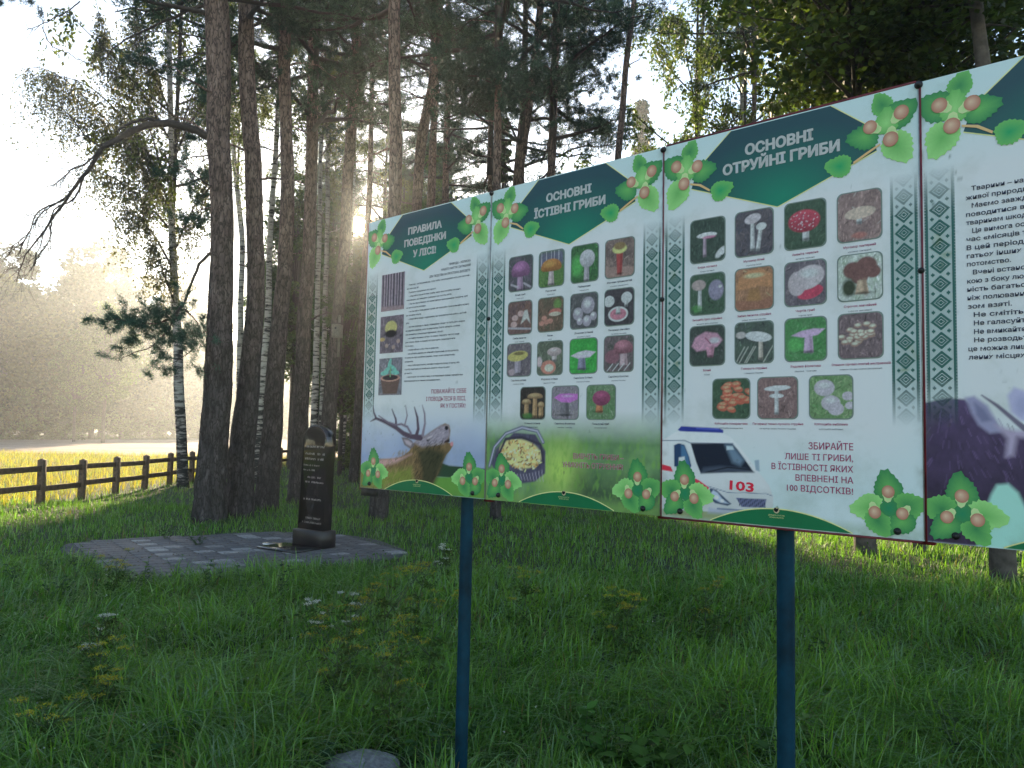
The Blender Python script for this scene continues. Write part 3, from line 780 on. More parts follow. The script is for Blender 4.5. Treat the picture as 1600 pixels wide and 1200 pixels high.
def ph2d(c): bgp(c, C8(36, 34, 38), C8(60, 56, 54)); [(stem(c, x, .06, y, .1, .08, C8(164, 134, 96)), cap(c, x, y, r, .14, C8(160, 134, 98))) for x, y, r in ((.25, .5, .2), (.85, .4, .14), (.6, .68, .32))]; c.ell(.3, .1, .28, .12, C8(60, 120, 60), .5, .8)
def ph2e(c): bgp(c, C8(96, 92, 116), C8(120, 118, 122)); stem(c, .5, .1, .5, .2, .14, C8(104, 104, 116)); c.poly([(.08, .66), (.3, .78), (.7, .78), (.98, .76), (.98, .6), (.7, .5), (.35, .52)], C8(190, 92, 186), .03); c.ell(.6, .7, .3, .05, C8(216, 140, 214), .6)
def ph2f(c): bgp(c, C8(56, 110, 56), C8(100, 116, 100), 6); stem(c, .45, .2, .5, .13, .1, C8(206, 110, 72)); cap(c, .52, .62, .34, .24, C8(140, 66, 106), False)
def ph31(c): bgp(c, C8(44, 58, 52), C8(60, 76, 70)); stem(c, .42, .12, .6, .05, .04, C8(150, 136, 160)); c.ell(.48, .62, .32, .07, C8(214, 196, 220), .12); c.ell(.55, .57, .24, .04, C8(200, 96, 140), .4, .8); c.ell(.9, .18, .22, .1, C8(216, 200, 220), .3, 1, .6)
def ph32(c): bgp(c, C8(56, 60, 76), C8(84, 78, 84)); stem(c, .46, .1, .78, .06, .045, C8(222, 220, 230), .0); c.ell(.47, .82, .24, .12, C8(172, 170, 186), .15, 1, .15); stem(c, .6, .08, .58, .055, .045, C8(228, 226, 234), .08); c.ell(.70, .62, .15, .09, C8(190, 186, 200), .15)
def ph33(c):
    bgp(c, C8(44, 66, 54), C8(64, 84, 70)); stem(c, .52, .16, .5, .08, .08, C8(212, 196, 214)); cap(c, .48, .58, .42, .26, C8(206, 56, 80), False)
    rs = random.Random(3)
    for _ in range(40):
        a = rs.uniform(0, 6.28); q = math.sqrt(rs.random()) * .9; c.ell(.48 + .4 * q * math.cos(a), .60 + .23 * q * math.sin(a), .022, .016, C8(232, 170, 186), .5)
def ph34(c): bgp(c, C8(86, 72, 76), C8(136, 116, 116), 9); stem(c, .5, .34, .5, .06, .06, C8(220, 200, 200)); c.ell(.52, .56, .38, .13, C8(196, 160, 150), .1, 1, .06); c.ell(.5, .1, .22, .08, C8(150, 100, 96), .4)
def ph35(c): bgp(c, C8(48, 78, 56), C8(66, 84, 76)); stem(c, .28, .1, .6, .06, .045, C8(206, 202, 214)); c.ell(.25, .74, .23, .15, C8(150, 138, 142), .2); c.ell(.76, .58, .24, .28, C8(128, 126, 158), .2); c.ell(.88, .66, .06, .05, WH, .4); c.ell(.2, .15, .2, .12, C8(70, 140, 70), .5, .7)
def ph36(c): bgp(c, C8(110, 80, 60), C8(150, 112, 86)); c.poly([(.02, .5), (.1, .8), (.35, .95), (.7, .97), (.98, .8), (.98, .5), (.6, .56), (.3, .5)], C8(196, 124, 84), .05); c.ell(.5, .82, .34, .08, C8(226, 170, 136), .5); c.poly([(.3, .2), (.7, .2), (.62, .52), (.38, .5)], C8(150, 112, 70), .08); c.poly([(0, 0), (1, 0), (1, .3), (.6, .18), (0, .25)], C8(140, 98, 80), .05)
def ph37(c): bgp(c, C8(72, 70, 84), C8(100, 94, 104)); c.ell(.62, .28, .34, .16, C8(206, 50, 84), .1, 1, .2); c.ell(.58, .62, .42, .28, C8(168, 164, 178), .1, 1, .3); c.ell(.3, .5, .24, .3, C8(164, 158, 172), .12); c.ell(.6, .72, .3, .14, C8(196, 192, 204), .6)
def ph38(c):
    bgp(c, C8(110, 136, 110), C8(196, 200, 200), 7); [c.ell(x, y, r, r * .8, C8(110, 78, 78), .2) for x, y, r in ((.35, .66, .26), (.66, .74, .27), (.8, .6, .2), (.5, .5, .22))]; c.ell(.25, .28, .2, .24, C8(56, 66, 50), .4); stem(c, .55, .12, .42, .16, .1, C8(176, 150, 130))
def ph39(c): bgp(c, C8(46, 64, 56), C8(66, 70, 74)); c.poly([(.05, .5), (.15, .72), (.45, .86), (.8, .8), (.95, .62), (.8, .46), (.55, .4), (.2, .36)], C8(206, 128, 158), .05); c.ell(.72, .62, .2, .1, C8(232, 176, 200), .5); stem(c, .6, .2, .45, .08, .12, C8(190, 120, 150)); c.stroke([(.45, .7), (.6, .55)], .015, C8(130, 60, 90), .03)
def ph3a(c): bgp(c, C8(70, 90, 80), C8(56, 60, 66)); [c.stroke([(x, 0), (x + .25, .4)], .015, C8(140, 150, 146), .02) for x in (0, .1, .25, .3, .75)]; stem(c, .68, .08, .55, .06, .05, C8(170, 166, 160)); c.ell(.62, .64, .37, .13, C8(206, 206, 210), .1, 1, -.15); c.ell(.15, .7, .16, .1, C8(160, 160, 166), .3)
def ph3b(c): bgp(c, C8(52, 120, 62), C8(70, 110, 76), 6); c.ell(.25, .38, .25, .2, C8(76, 170, 84), .5, .7); stem(c, .58, .18, .58, .12, .09, C8(172, 150, 196)); c.poly([(.15, .6), (.4, .7), (.7, .74), (.98, .72), (.8, .58), (.45, .54)], C8(196, 150, 196), .03)
def ph3c(c):
    bgp(c, C8(72, 62, 70), C8(110, 96, 104)); rs = random.Random(9)
    for _ in range(26): x = rs.gauss(.52, .2); y = rs.gauss(.5, .13); c.ell(x, y, .11, .07, C8(140, 116, 108), .3); c.ell(x, y + .015, .09, .045, C8(212, 190, 172), .5)
def ph3d(c):
    bgp(c, C8(48, 70, 60), C8(60, 84, 66)); rs = random.Random(5)
    for _ in range(22): x = rs.gauss(.5, .2); y = rs.gauss(.52, .15); c.ell(x, y, .16, .09, C8(170, 84, 62), .25, 1, rs.uniform(-.4, .4)); c.ell(x, y + .02, .12, .05, C8(224, 140, 108), .5)
def ph3e(c): bgp(c, C8(92, 76, 80), C8(120, 98, 100)); stem(c, .48, .1, .7, .05, .045, C8(214, 208, 214)); c.ell(.5, .74, .36, .07, C8(220, 214, 222), .12, 1, .05); c.ell(.48, .55, .2, .06, C8(206, 198, 208), .15)
def ph3f(c): bgp(c, C8(62, 110, 62), C8(110, 136, 100), 6); [c.ell(x, y, r, r * .8, C8(160, 160, 178), .12) for x, y, r in ((.35, .72, .26), (.5, .36, .24), (.62, .22, .2), (.9, .52, .14), (.95, .3, .12))]; [c.ell(x, y, r, r * .5, C8(206, 206, 218), .6) for x, y, r in ((.35, .78, .2), (.5, .42, .18))]
def ph11(c):
    bgp(c, C8(88, 80, 100), C8(120, 108, 128)); 
    for x, w_ in ((.08, .03), (.2, .02), (.3, .035), (.42, .02), (.55, .04), (.68, .02), (.78, .03), (.92, .035)): c.stroke([(x, .12), (x, 1)], w_, C8(58, 50, 66), .02); c.stroke([(x + .04, .15), (x + .04, 1)], .012, C8(170, 160, 180), .02, .7)
    c.poly([(0, 0), (1, 0), (1, .1), (0, .14)], C8(130, 112, 124), .06)
def ph12(c): bgp(c, C8(52, 48, 60), C8(110, 100, 120), 9); c.ell(.47, .68, .28, .2, C8(190, 170, 100), .15); c.ell(.47, .52, .3, .12, C8(30, 24, 30), .3); c.ell(.1, .38, .14, .06, C8(206, 150, 90), .3); [c.ell(x, y, .09, .07, C8(150, 130, 126), .4) for x, y in ((.3, .2), (.6, .15), (.8, .3))]
def ph13(c): bgp(c, C8(60, 70, 84), C8(120, 120, 136)); c.poly([(.08, .45), (.92, .45), (.8, .03), (.2, .03)], C8(92, 72, 70), .03); c.ell(.5, .46, .44, .1, C8(170, 130, 120), .1); c.ell(.5, .47, .38, .08, C8(44, 38, 48), .2); [c.ell(x, y, .2, .07, C8(90, 176, 170), .2, 1, a) for x, y, a in ((.35, .68, .5), (.62, .72, -.5), (.45, .82, 1.2), (.7, .6, -.1), (.25, .6, .1))]; c.stroke([(.5, .5), (.5, .75)], .02, C8(96, 160, 110), .02)

CAPS2 = ['Білий гриб', 'Підосичник', 'Підберезник', 'Моховик тріщинуватий', 'Гриби лисички', 'Рижик', 'Дощовик їстівний', 'Печериця звичайна', 'Сироїжка зелена', 'Рядовка їстівна', 'Сироїжка їстівна', 'Сироїжка болотна', 'Опеньок осінній', 'Сироїжка фіолетова', 'Польський гриб']
CAPS3 = ['Бліда поганка', 'Мухомор білий', 'Аманіта червона', 'Мухомор пантерний', 'Іноциба їдко отруйна', 'Хибна лисичка отруйна', 'Чортів гриб', 'Строчок звичайний', 'Білий', 'Говоруха отруйна', 'Рядовка фіолетова', 'Опеньок сірчано-жовтий несправжній', 'Клітоциба помаранчева', 'Печериця темно-луската отруйна', 'Клітоциба вибілена']
def photo_grid(panel, painters, caps, rows, small):
    k = 0; lines = []; lines2 = []
    for (v0, v1, us) in rows:
        for u0, u1 in us:
            photo(panel, u0, v0, u1, v1, painters[k], 100 + k * 7 + small)
            w_ = min(0.0062 * len(caps[k]), .19)
            cxm = (u0 + u1) / 2
            lines.append((caps[k], cxm - w_ / 2, cxm + w_ / 2, v0 - .024, .0080)); lines2.append((caps[k].lower()[::1], cxm - w_ * .36, cxm + w_ * .36, v0 - .040, .0055))
            k += 1
    lettering('captions', panel, M_cap if small else M_pinktext, lines, -.0016, .012, 1)
    lettering('captions', panel, M_cap, lines2, -.0016, 0, 1)

us_full = np.linspace(0, BW, 240)
def lower_rows(top, step): return np.r_[np.arange(0, top, step), np.linspace(top, BH, 90)]
MINT, ICE = C8(156, 206, 194), C8(172, 190, 204)
def base_canvas(step=0.0045, n=212, top=0.5, seed=1):
    c = Canvas(np.linspace(0, BW, n), lower_rows(top, step), ICE)
    k = np.clip((c.V - 1.18) / .3, 0, 1) ** 0.8 + .35 * np.clip((np.abs(c.U - BW / 2) - .33) / .15, 0, 1)
    c.blend(k * .95, MINT)
    c.seed = seed
    return c
def grime(c, sd):
    n = c.n(16, 4, sd); edge = np.clip(1 - np.minimum(np.minimum(c.U, BW - c.U), c.V * .8) / .035, 0, 1)
    c.blend(np.clip((n - .52) * 3, 0, 1) * edge * .6, C8(70, 80, 62))
    n2 = c.n(60, 3, sd + 3); n3 = c.n(4, 2, sd + 5); c.blend(np.clip((n2 - .74) * 9, 0, 1) * np.clip((n3 - .62) * 5, 0, .6), C8(60, 72, 66))
    rs = random.Random(sd)
    for _ in range(3): c.ell(rs.choice((.05, .9)) + rs.uniform(-.02, .02), rs.uniform(.55, .95), rs.uniform(.01, .03), rs.uniform(.01, .025), C8(96, 116, 44), .9, .7)

def landscape_grass(c, top, sd, a=C8(60, 96, 52), b=C8(120, 150, 80)):
    n = c.n(20, 4, sd, 45); g = np.asarray(a) * (1 - n[..., None]) + np.asarray(b) * n[..., None]
    al = np.clip((top - c.V) / .1, 0, 1); c.blend(al, g)

panels = []
HEX = dict()
plabels = ['panel with a roaring stag and rules of behaviour in the forest', 'panel with edible mushroom photographs and a full basket', 'panel with poisonous mushroom photographs and an ambulance', 'panel with black text and a moose in its lower part']
for k in range(NP):
    if k == 0:
        c = base_canvas(.005, 190, .5, 3)
        sky_ = C8(120, 140, 182); al = np.clip((.47 - c.V) / .3, 0, 1); n = c.n(7, 3, 5, 14)
        c.blend(al * (.55 + .45 * n), sky_)
        c.blend(np.clip((.2 - np.abs(c.V - .2)) / .2, 0, 1) * .55 * c.n(5, 3, 8), C8(86, 100, 140))
        # far wood and meadow behind the stag
        n = c.n(60, 3, 2); c.poly([(.60, .10), (.63, .165), (.7, .15), (.95, .145), (.95, .09), (.6, .09)], C8(38, 62, 50), .006)
        c.poly([(.5, 0), (.55, .088), (.7, .092), (.95, .105), (.95, 0)], C8(82, 128, 60), .006)
        # stag: neck, head, antlers
        body = [(0, .0), (0, .11), (.08, .135), (.17, .165), (.27, .170), (.345, .185), (.40, .215), (.43, .255), (.47, .28), (.52, .296), (.575, .325), (.63, .35), (.665, .362), (.695, .352), (.704, .325), (.697, .285), (.685, .268), (.70, .262), (.722, .268), (.724, .250), (.705, .225), (.68, .205), (.655, .165), (.63, .115), (.60, .075), (.575, .03), (.56, 0)]
        c.poly(body, lambda s: C8(104, 88, 66) * (0.5 + .9 * s.n(60, 3, 4, 25)[..., None]), .006)
        c.poly([(.43, .262), (.52, .296), (.63, .35), (.69, .352), (.70, .3), (.66, .26), (.58, .25), (.5, .235)], C8(128, 124, 142), .02)
        c.poly([(.46, .22), (.56, .24), (.68, .215), (.64, .13), (.575, .02), (.50, .02), (.5, .12)], C8(54, 56, 44), .04)
        c.poly([(0, .11), (.17, .16), (.35, .18), (.42, .2), (.3, .15), (.1, .1)], C8(170, 140, 146), .02, .8)
        c.poly([(0, .0), (0, .08), (.2, .1), (.42, .13), (.46, .0)], C8(104, 122, 56), .04, .8)
        c.ell(.675, .338, .016, .012, C8(26, 24, 34), .3); c.poly([(.66, .262), (.70, .268), (.70, .285), (.665, .272)], C8(40, 26, 36), .006)
        c.ell(.715, .258, .014, .014, C8(170, 120, 130), .4)
        c.ell(.545, .277, .018, .009, C8(30, 28, 36), .3, 1, .4); c.ell(.55, .287, .03, .006, C8(176, 170, 184), .5, .8, .4)
        c.poly([(.335, .285), (.36, .245), (.41, .225), (.44, .245), (.42, .268), (.38, .285)], C8(96, 90, 100), .006); c.poly([(.355, .272), (.375, .25), (.41, .24), (.42, .255), (.39, .27)], C8(150, 144, 158), .01)
        rs = random.Random(12)
        for _ in range(520):
            x, y = rs.uniform(.02, .66), rs.uniform(.01, .32)
            if y > .13 + .26 * x or (x > .5 and y < (x - .5) * .9): continue
            dk_ = x > .45; cl = C8(*( (30, 32, 26) if dk_ else rs.choice(((70, 66, 44), (140, 118, 92), (92, 84, 50))))); an = rs.uniform(3.6, 4.6)
            c.stroke([(x, y), (x + .022 * math.cos(an), y + .022 * math.sin(an))], .0022, cl, .003, .55)
        for _ in range(120):
            x = rs.uniform(.47, .69); y = rs.uniform(.25, .345)
            if y > .29 + (x - .47) * .33 or (x > .64 and y < .27): continue
            c.stroke([(x, y), (x - .012, y - .006)], .002, C8(*rs.choice(((86, 82, 98), (160, 156, 174)))), .003, .5)
        ant = C8(70, 60, 78)
        c.stroke([(.485, .285), (.41, .290), (.35, .305), (.29, .335), (.20, .365), (.12, .385), (.07, .368)], [.016, .013, .013, .012, .010, .007, .002], ant, .005)
        c.stroke([(.12, .385), (.10, .415), (.09, .455)], [.008, .006, .002], ant, .005)
        c.stroke([(.29, .335), (.285, .38), (.25, .435)], [.010, .007, .003], ant, .005)
        c.stroke([(.45, .292), (.465, .33), (.455, .39), (.43, .445)], [.013, .010, .008, .003], ant, .005)
        c.stroke([(.50, .30), (.515, .36), (.51, .41), (.49, .455)], [.010, .007, .006, .002], C8(110, 104, 122), .005)
        c.stroke([(.41, .305), (.38, .34), (.33, .355), (.29, .35), (.22, .365), (.14, .40)], [.007, .007, .006, .005, .005, .003], C8(96, 90, 110), .005)
        c.stroke([(.36, .355), (.375, .40), (.36, .455)], [.006, .005, .002], C8(110, 106, 124), .005)
    elif k == 1:
        c = base_canvas(.0045, 212, .5, 4)
        n = c.n(14, 4, 6); g = C8(54, 84, 66) * (1 - n[..., None]) + C8(112, 150, 104) * n[..., None]
        c.blend(np.clip((.42 - c.V) / .14, 0, 1), g)
        c.ell(.44, .16, .18, .2, C8(150, 186, 90), .9, .8); c.poly([(.5, .0), (.55, .14), (.95, .12), (.95, 0)], C8(46, 62, 52), .12, .8)
        n = c.n(70, 3, 12, 30); c.blend(np.clip((n - .5) * 3, 0, .6) * np.clip((.35 - c.V) / .1, 0, 1), C8(96, 140, 70))
        c.blend(np.clip((.06 - c.V) / .06, 0, .7), C8(96, 132, 76))
        # wicker basket full of chanterelles
        c.poly([(.03, .17), (.06, .24), (.17, .32), (.30, .315), (.36, .24), (.36, .14), (.30, .10), (.2, .085), (.1, .1)], lambda s: C8(66, 66, 88) * (.5 + s.n(120, 2, 3, 30)[..., None]), .008)
        c.ell(.21, .225, .135, .07, C8(190, 170, 124), .12, 1, -.12)
        rs = random.Random(2)
        for _ in range(170):
            a = rs.uniform(0, 6.28); q = math.sqrt(rs.random()); x = .21 + .125 * q * math.cos(a); y = .218 + .068 * q * math.sin(a) - .12 * (x - .21)
            a2 = rs.uniform(0, 6.28); cl = rs.choice([C8(214, 190, 130), C8(170, 140, 90), C8(232, 214, 168), C8(110, 84, 60)])
            c.stroke([(x, y), (x + .012 * math.cos(a2), y + .010 * math.sin(a2))], .003, cl, .003)
        c.stroke([(.02, .16), (.05, .25), (.12, .315), (.22, .345), (.31, .33), (.345, .28)], .009, C8(80, 86, 110), .005); c.stroke([(.02, .16), (.05, .25), (.12, .315), (.22, .345), (.31, .33), (.345, .28)], .003, C8(150, 156, 180), .004)
        c.stroke([(.07, .2), (.12, .29), (.22, .30), (.33, .27), (.35, .19)], .006, C8(50, 50, 66), .005)
        for q in range(16): x = .07 + q * .018; c.stroke([(x, .16 - .03 * math.sin(q / 5)), (x + .01, .105)], .002, C8(150, 150, 170), .003, .7)
    elif k == 2:
        c = base_canvas(.0032, 300, .40, 5)
        c.blend(np.clip((.36 - c.V) / .2, 0, 1) * .6, MINT)
        c.blend(np.clip((.05 - c.V) / .05, 0, .6) * c.n(20, 3, 3), C8(90, 120, 70)); c.poly([(0, 0), (0, .07), (.25, .05), (.3, 0)], C8(112, 124, 84), .03, .8)
        c.stroke([(0, .30), (.12, .301)], .0015, C8(60, 80, 110), .002)
        Bd = C8(176, 192, 218)
        c.poly([(0, .30), (.06, .335), (.10, .345), (.25, .338), (.29, .32), (.315, .297), (.36, .245), (.405, .188), (.44, .148), (.456, .105), (.455, .075), (.45, .052), (.42, .040), (.22, .035), (.1, .03), (0, .03)], lambda s: Bd * (0.82 + .28 * np.clip((s.V - .05) * 4, 0, 1)[..., None]), .004)
        c.poly([(.07, .344), (.085, .358), (.245, .352), (.262, .345), (.262, .334), (.08, .338)], C8(40, 52, 130), .004); c.poly([(.15, .353), (.245, .350), (.245, .345), (.15, .348)], C8(70, 84, 170), .004)
        c.stroke([(.0, .30), (.10, .302), (.125, .293), (.30, .295)], .0018, C8(96, 108, 130), .003)
        c.poly([(.126, .292), (.30, .294), (.318, .275), (.352, .232), (.384, .19), (.28, .186), (.17, .176), (.15, .22)], C8(24, 32, 48), .004)   # windscreen
        c.poly([(.27, .29), (.298, .29), (.345, .235), (.33, .215), (.30, .225)], C8(96, 120, 146), .02, .8); c.poly([(.275, .285), (.3, .285), (.305, .272), (.276, .27)], C8(150, 170, 186), .004)
        c.poly([(.17, .178), (.28, .188), (.384, .192), (.35, .205), (.25, .21), (.18, .20)], C8(56, 66, 84), .012, .9); c.stroke([(.19, .182), (.28, .205), (.37, .200)], .002, C8(20, 24, 34), .003)
        c.poly([(.052, .285), (.075, .292), (.10, .285), (.12, .24), (.13, .205), (.12, .185), (.055, .20)], C8(34, 56, 90), .004); c.poly([(.085, .285), (.10, .28), (.117, .24), (.125, .2), (.1, .2), (.085, .24)], C8(70, 110, 150), .008, .7)
        c.stroke([(.05, .19), (.05, .285), (.075, .295), (.105, .288), (.125, .24), (.14, .18)], .0035, C8(196, 206, 226), .003)
        c.poly([(.075, .235), (.10, .24), (.105, .21), (.095, .195), (.075, .2)], C8(196, 206, 222), .005); c.poly([(.385, .235), (.402, .238), (.405, .195), (.39, .2)], C8(120, 140, 160), .004)
        c.poly([(.13, .17), (.385, .188), (.41, .175), (.44, .13), (.3, .118), (.2, .14)], C8(190, 198, 222), .02, .7)                       # bonnet sheen
        c.stroke([(.2, .13), (.28, .112), (.43, .117), (.452, .11)], .0012, C8(90, 104, 132), .002)
        c.poly([(0, .206), (.04, .198), (.05, .178), (0, .183)], C8(206, 44, 66), .003); c.poly([(.12, .165), (.16, .152), (.205, .125), (.2, .116), (.155, .137), (.12, .148)], C8(206, 50, 76), .003)
        c.poly([(.203, .108), (.21, .124), (.235, .118), (.27, .09), (.295, .07), (.28, .062), (.23, .068), (.208, .085)], C8(50, 66, 92), .004); c.poly([(.212, .105), (.222, .117), (.24, .108), (.26, .085), (.285, .07), (.25, .072), (.22, .086)], C8(150, 166, 190), .006)
        c.ell(.235, .09, .012, .010, C8(220, 228, 240), .4); c.ell(.258, .079, .010, .008, C8(200, 212, 230), .4)
        c.poly([(.313, .094), (.43, .097), (.425, .066), (.335, .062)], C8(84, 92, 126), .003)
        for q in range(14): x = .322 + q * .0075; c.stroke([(x, .093), (x + .006, .065)], .0009, C8(24, 26, 50), .0015)
        c.stroke([(.24, .048), (.44, .05)], .003, C8(84, 98, 130), .003); c.poly([(.205, .05), (.24, .045), (.44, .05), (.44, .03), (.2, .028)], C8(130, 142, 170), .01, .6)
        c.poly([(.45, .05), (.47, .075), (.49, .05)], C8(40, 100, 80), .005)
    else:
        c = base_canvas(.0032, 300, .5, 6)
        c.blend(np.clip((.45 - c.V) / .3, 0, 1) * .5, C8(150, 172, 206))
        c.poly([(0, 0), (0, .44), (.03, .448), (.07, .455), (.115, .45), (.16, .405), (.20, .36), (.27, .34), (.40, .30), (.52, .22), (.62, .15), (.60, .09), (.50, .06), (.40, .10), (.30, .14), (.2, .06), (.16, 0)], lambda s: C8(66, 56, 88) * (.45 + .75 * s.n(30, 4, 6, 22)[..., None]) * (0.6 + .9 * np.clip((s.V - .15) * 2.4, 0, 1))[..., None], .008)
        rs = random.Random(8)
        for _ in range(500):
            x, y = rs.uniform(.01, .6), rs.uniform(.02, .44)
            if y > .45 - .5 * max(0, x - .1) or (x > .15 and y < .2 - .2 * abs(x - .25) and x < .4): continue
            an = 4.0 + 1.2 * math.sin(x * 9); k_ = rs.choice((.4, .6, 1.5, 2.0)); c.stroke([(x, y), (x + .024 * math.cos(an), y + .024 * math.sin(an))], .0016, C8(70, 60, 92) * k_ * (0.5 + 1.6 * y), .002, .5)
        c.poly([(.115, .455), (.14, .46), (.175, .43), (.195, .39), (.215, .35), (.18, .345), (.15, .37), (.13, .41)], C8(122, 124, 158), .012)
        c.poly([(.14, .44), (.165, .42), (.185, .385), (.16, .38), (.145, .4)], C8(96, 100, 134), .012)
        c.poly([(.195, .37), (.24, .355), (.30, .355), (.30, .33), (.25, .335), (.24, .28), (.22, .275), (.225, .33)], C8(140, 134, 164), .018)
        c.stroke([(.16, .462), (.20, .43), (.27, .36), (.36, .30)], [.002, .005, .008, .01], C8(90, 88, 110), .004)
        c.poly([(.235, .41), (.228, .46), (.245, .485), (.28, .47), (.31, .42), (.30, .38), (.26, .385)], C8(146, 150, 186), .012); c.ell(.265, .43, .025, .04, C8(130, 136, 176), .6, .8)
        c.stroke([(.40, .32), (.5, .40), (.62, .46)], [.012, .01, .004], C8(120, 104, 100), .004); c.stroke([(.46, .37), (.5, .47)], [.008, .003], C8(120, 104, 100), .004)
        c.poly([(.18, .16), (.195, .19), (.225, .195), (.25, .17), (.27, .12), (.35, .06), (.4, 0), (.14, 0), (.16, .1)], C8(132, 182, 178), .012)
    grime(c, 30 + k)
    me = c.mesh('panel', 0.0, (M_print, M_alu))
    # give the sheet its thickness: rear face and edges
    bmv = [(0, .0006, 0), (BW - .004, .0006, 0), (BW - .004, .0006, BH), (0, .0006, BH), (0, .012, 0), (BW - .004, .012, 0), (BW - .004, .012, BH), (0, .012, BH)]
    p = obj('panel', me, board); p.location = (k * BW + .002, 0, BZ); p.scale = ((BW - .004) / BW, 1, 1)
    tag(p, plabels[k])
    eb = MB(); eb.add(bmv, np.array([(4, 5, 1, 0), (5, 6, 2, 1), (6, 7, 3, 2), (7, 4, 0, 3), (7, 6, 5, 4), (0, 1, 2, 3)]), (.4, .4, .4)); eb.build('backing_sheet', M_alu, p)
    panels.append(p)
    # header
    hexp = [(.291, BH - .004), (.665, BH - .004), (.80, 1.385), (.818, 1.30), (.474, 1.168), (.124, 1.302), (.150, 1.375)]
    mb = MB(); mb.add([(x, -.0006, z) for x, z in hexp], np.array([list(range(7))])); mb.build('header', M_head, p)
    mb = MB()
    for (a, b2) in ((0, 6), (1, 2), (3, 4), (4, 5)):
        q0 = Vector(hexp[a]); q1 = Vector(hexp[b2]); d_ = (q1 - q0).normalized(); nrm = Vector((-d_.y, d_.x)) * .0035
        if (q0 + q1).y / 2 < 1.35 and nrm.y > 0 or (q0 + q1).y / 2 >= 1.35 and nrm.y < 0: nrm = -nrm
        s_ = .0 if a in (3, 4) else 0
        mb.add([(q.x, -.0009, q.y) for q in (q0, q1, q1 + nrm, q0 + nrm)], np.array([[0, 1, 2, 3]]))
    mb.build('header_border', M_gold, p)
    for (x0, x1) in ((.008, .096), (.858, .942)):
        if k == 0 and x0 < .1: x1 = .098
        mb = MB(); mb.add([(x0, -.0009, .36), (x1, -.0009, .36), (x1, -.0009, 1.205), (x0, -.0009, 1.205)], np.array([[0, 1, 2, 3]])); mb.build('ornament_strip', M_orn, p)
    # foot arc with small emblem
    xs = np.linspace(.21, .73, 24); zs = .062 * (1 - ((xs - .47) / .26) ** 2)
    mb = MB(); v_ = [(x, -.0012, .003) for x in xs] + [(x, -.0012, z + .003) for x, z in zip(xs, zs)]
    mb.add(v_, np.array([(j, j + 1, 24 + j + 1, 24 + j) for j in range(23)]), C8(20, 92, 62)); mb.build('foot_arc', M_print, p)
    mb = MB(); v_ = [(x, -.0014, z + .001) for x, z in zip(xs, zs)] + [(x, -.0014, z + .0055) for x, z in zip(xs, zs)]
    mb.add(v_, np.array([(j, j + 1, 24 + j + 1, 24 + j) for j in range(23)]), (.5, .5, .2)); mb.build('foot_arc_border', M_gold, p)
    mb = MB()
    fan(mb, [(.468 + .011 * math.cos(a), .060 + .011 * math.sin(a)) for a in np.linspace(0, 6.283, 14, endpoint=False)], -.0018, C8(206, 200, 180), C8(150, 140, 110), rings=1)
    fan(mb, [(.458, .062), (.462, .070), (.468, .066), (.476, .068), (.474, .058), (.468, .053), (.461, .056)], -.0022, C8(16, 22, 26), C8(16, 22, 26), rings=1)
    mb.build('emblem', M_print, p)
    lettering('emblem_text', p, M_gold, [('ДЕРЖАВНЕ АГЕНТСТВО', .438, .498, .040, .0045), ('ЛІСОВИХ РЕСУРСІВ', .442, .494, .032, .0045)], -.0018, 0, 1)
    cluster_left(p, 11 + k); cluster_right(p, 31 + k); cluster_bottom(p, .102 if k else .112, 51 + k); cluster_bottom(p, .843, 71 + k, -1)

# titles
def lettering_rows(name, panel, mat, rows, y, bold):
    for r_ in rows:
        o_ = lettering(name, panel, mat, [r_], y, bold)
        if name == 'title':                                # heavy strokes: the letters set thrice, a hair apart
            me = o_.data; v = np.zeros(len(me.vertices) * 3, np.float32); me.vertices.foreach_get('co', v); v = v.reshape(-1, 3)
            f = np.array([p_.vertices[:] for p_ in me.polygons]); n_v = len(v)
            o_.data = mesh_np('title', np.concatenate([v + [dx_, dy_, dz_] for dx_, dy_, dz_ in ((-.0014, 0, 0), (.0014, -.0002, 0), (0, -.0004, .0008), (0, -.0006, -.0008))]), np.concatenate([f + n_v * q_ for q_ in range(4)]), mats=(mat,))
lettering_rows('title', panels[0], M_white, [('ПРАВИЛА', .342, .602, 1.378, .036), ('ПОВЕДІНКИ', .313, .634, 1.314, .036), ('У ЛІСІ!', .386, .563, 1.249, .036)], -.0016, .030)
lettering_rows('title', panels[1], M_white, [('ОСНОВНІ', .340, .592, 1.383, .037), ('ЇСТІВНІ ГРИБИ', .270, .666, 1.318, .037)], -.0016, .030)
lettering_rows('title', panels[2], M_white, [('ОСНОВНІ', .349, .604, 1.389, .039), ('ОТРУЙНІ ГРИБИ', .259, .696, 1.328, .039)], -.0016, .030)
lettering_rows('title', panels[3], M_white, [('ТВАРИНИ', .290, .680, 1.345, .040)], -.0016, .030)
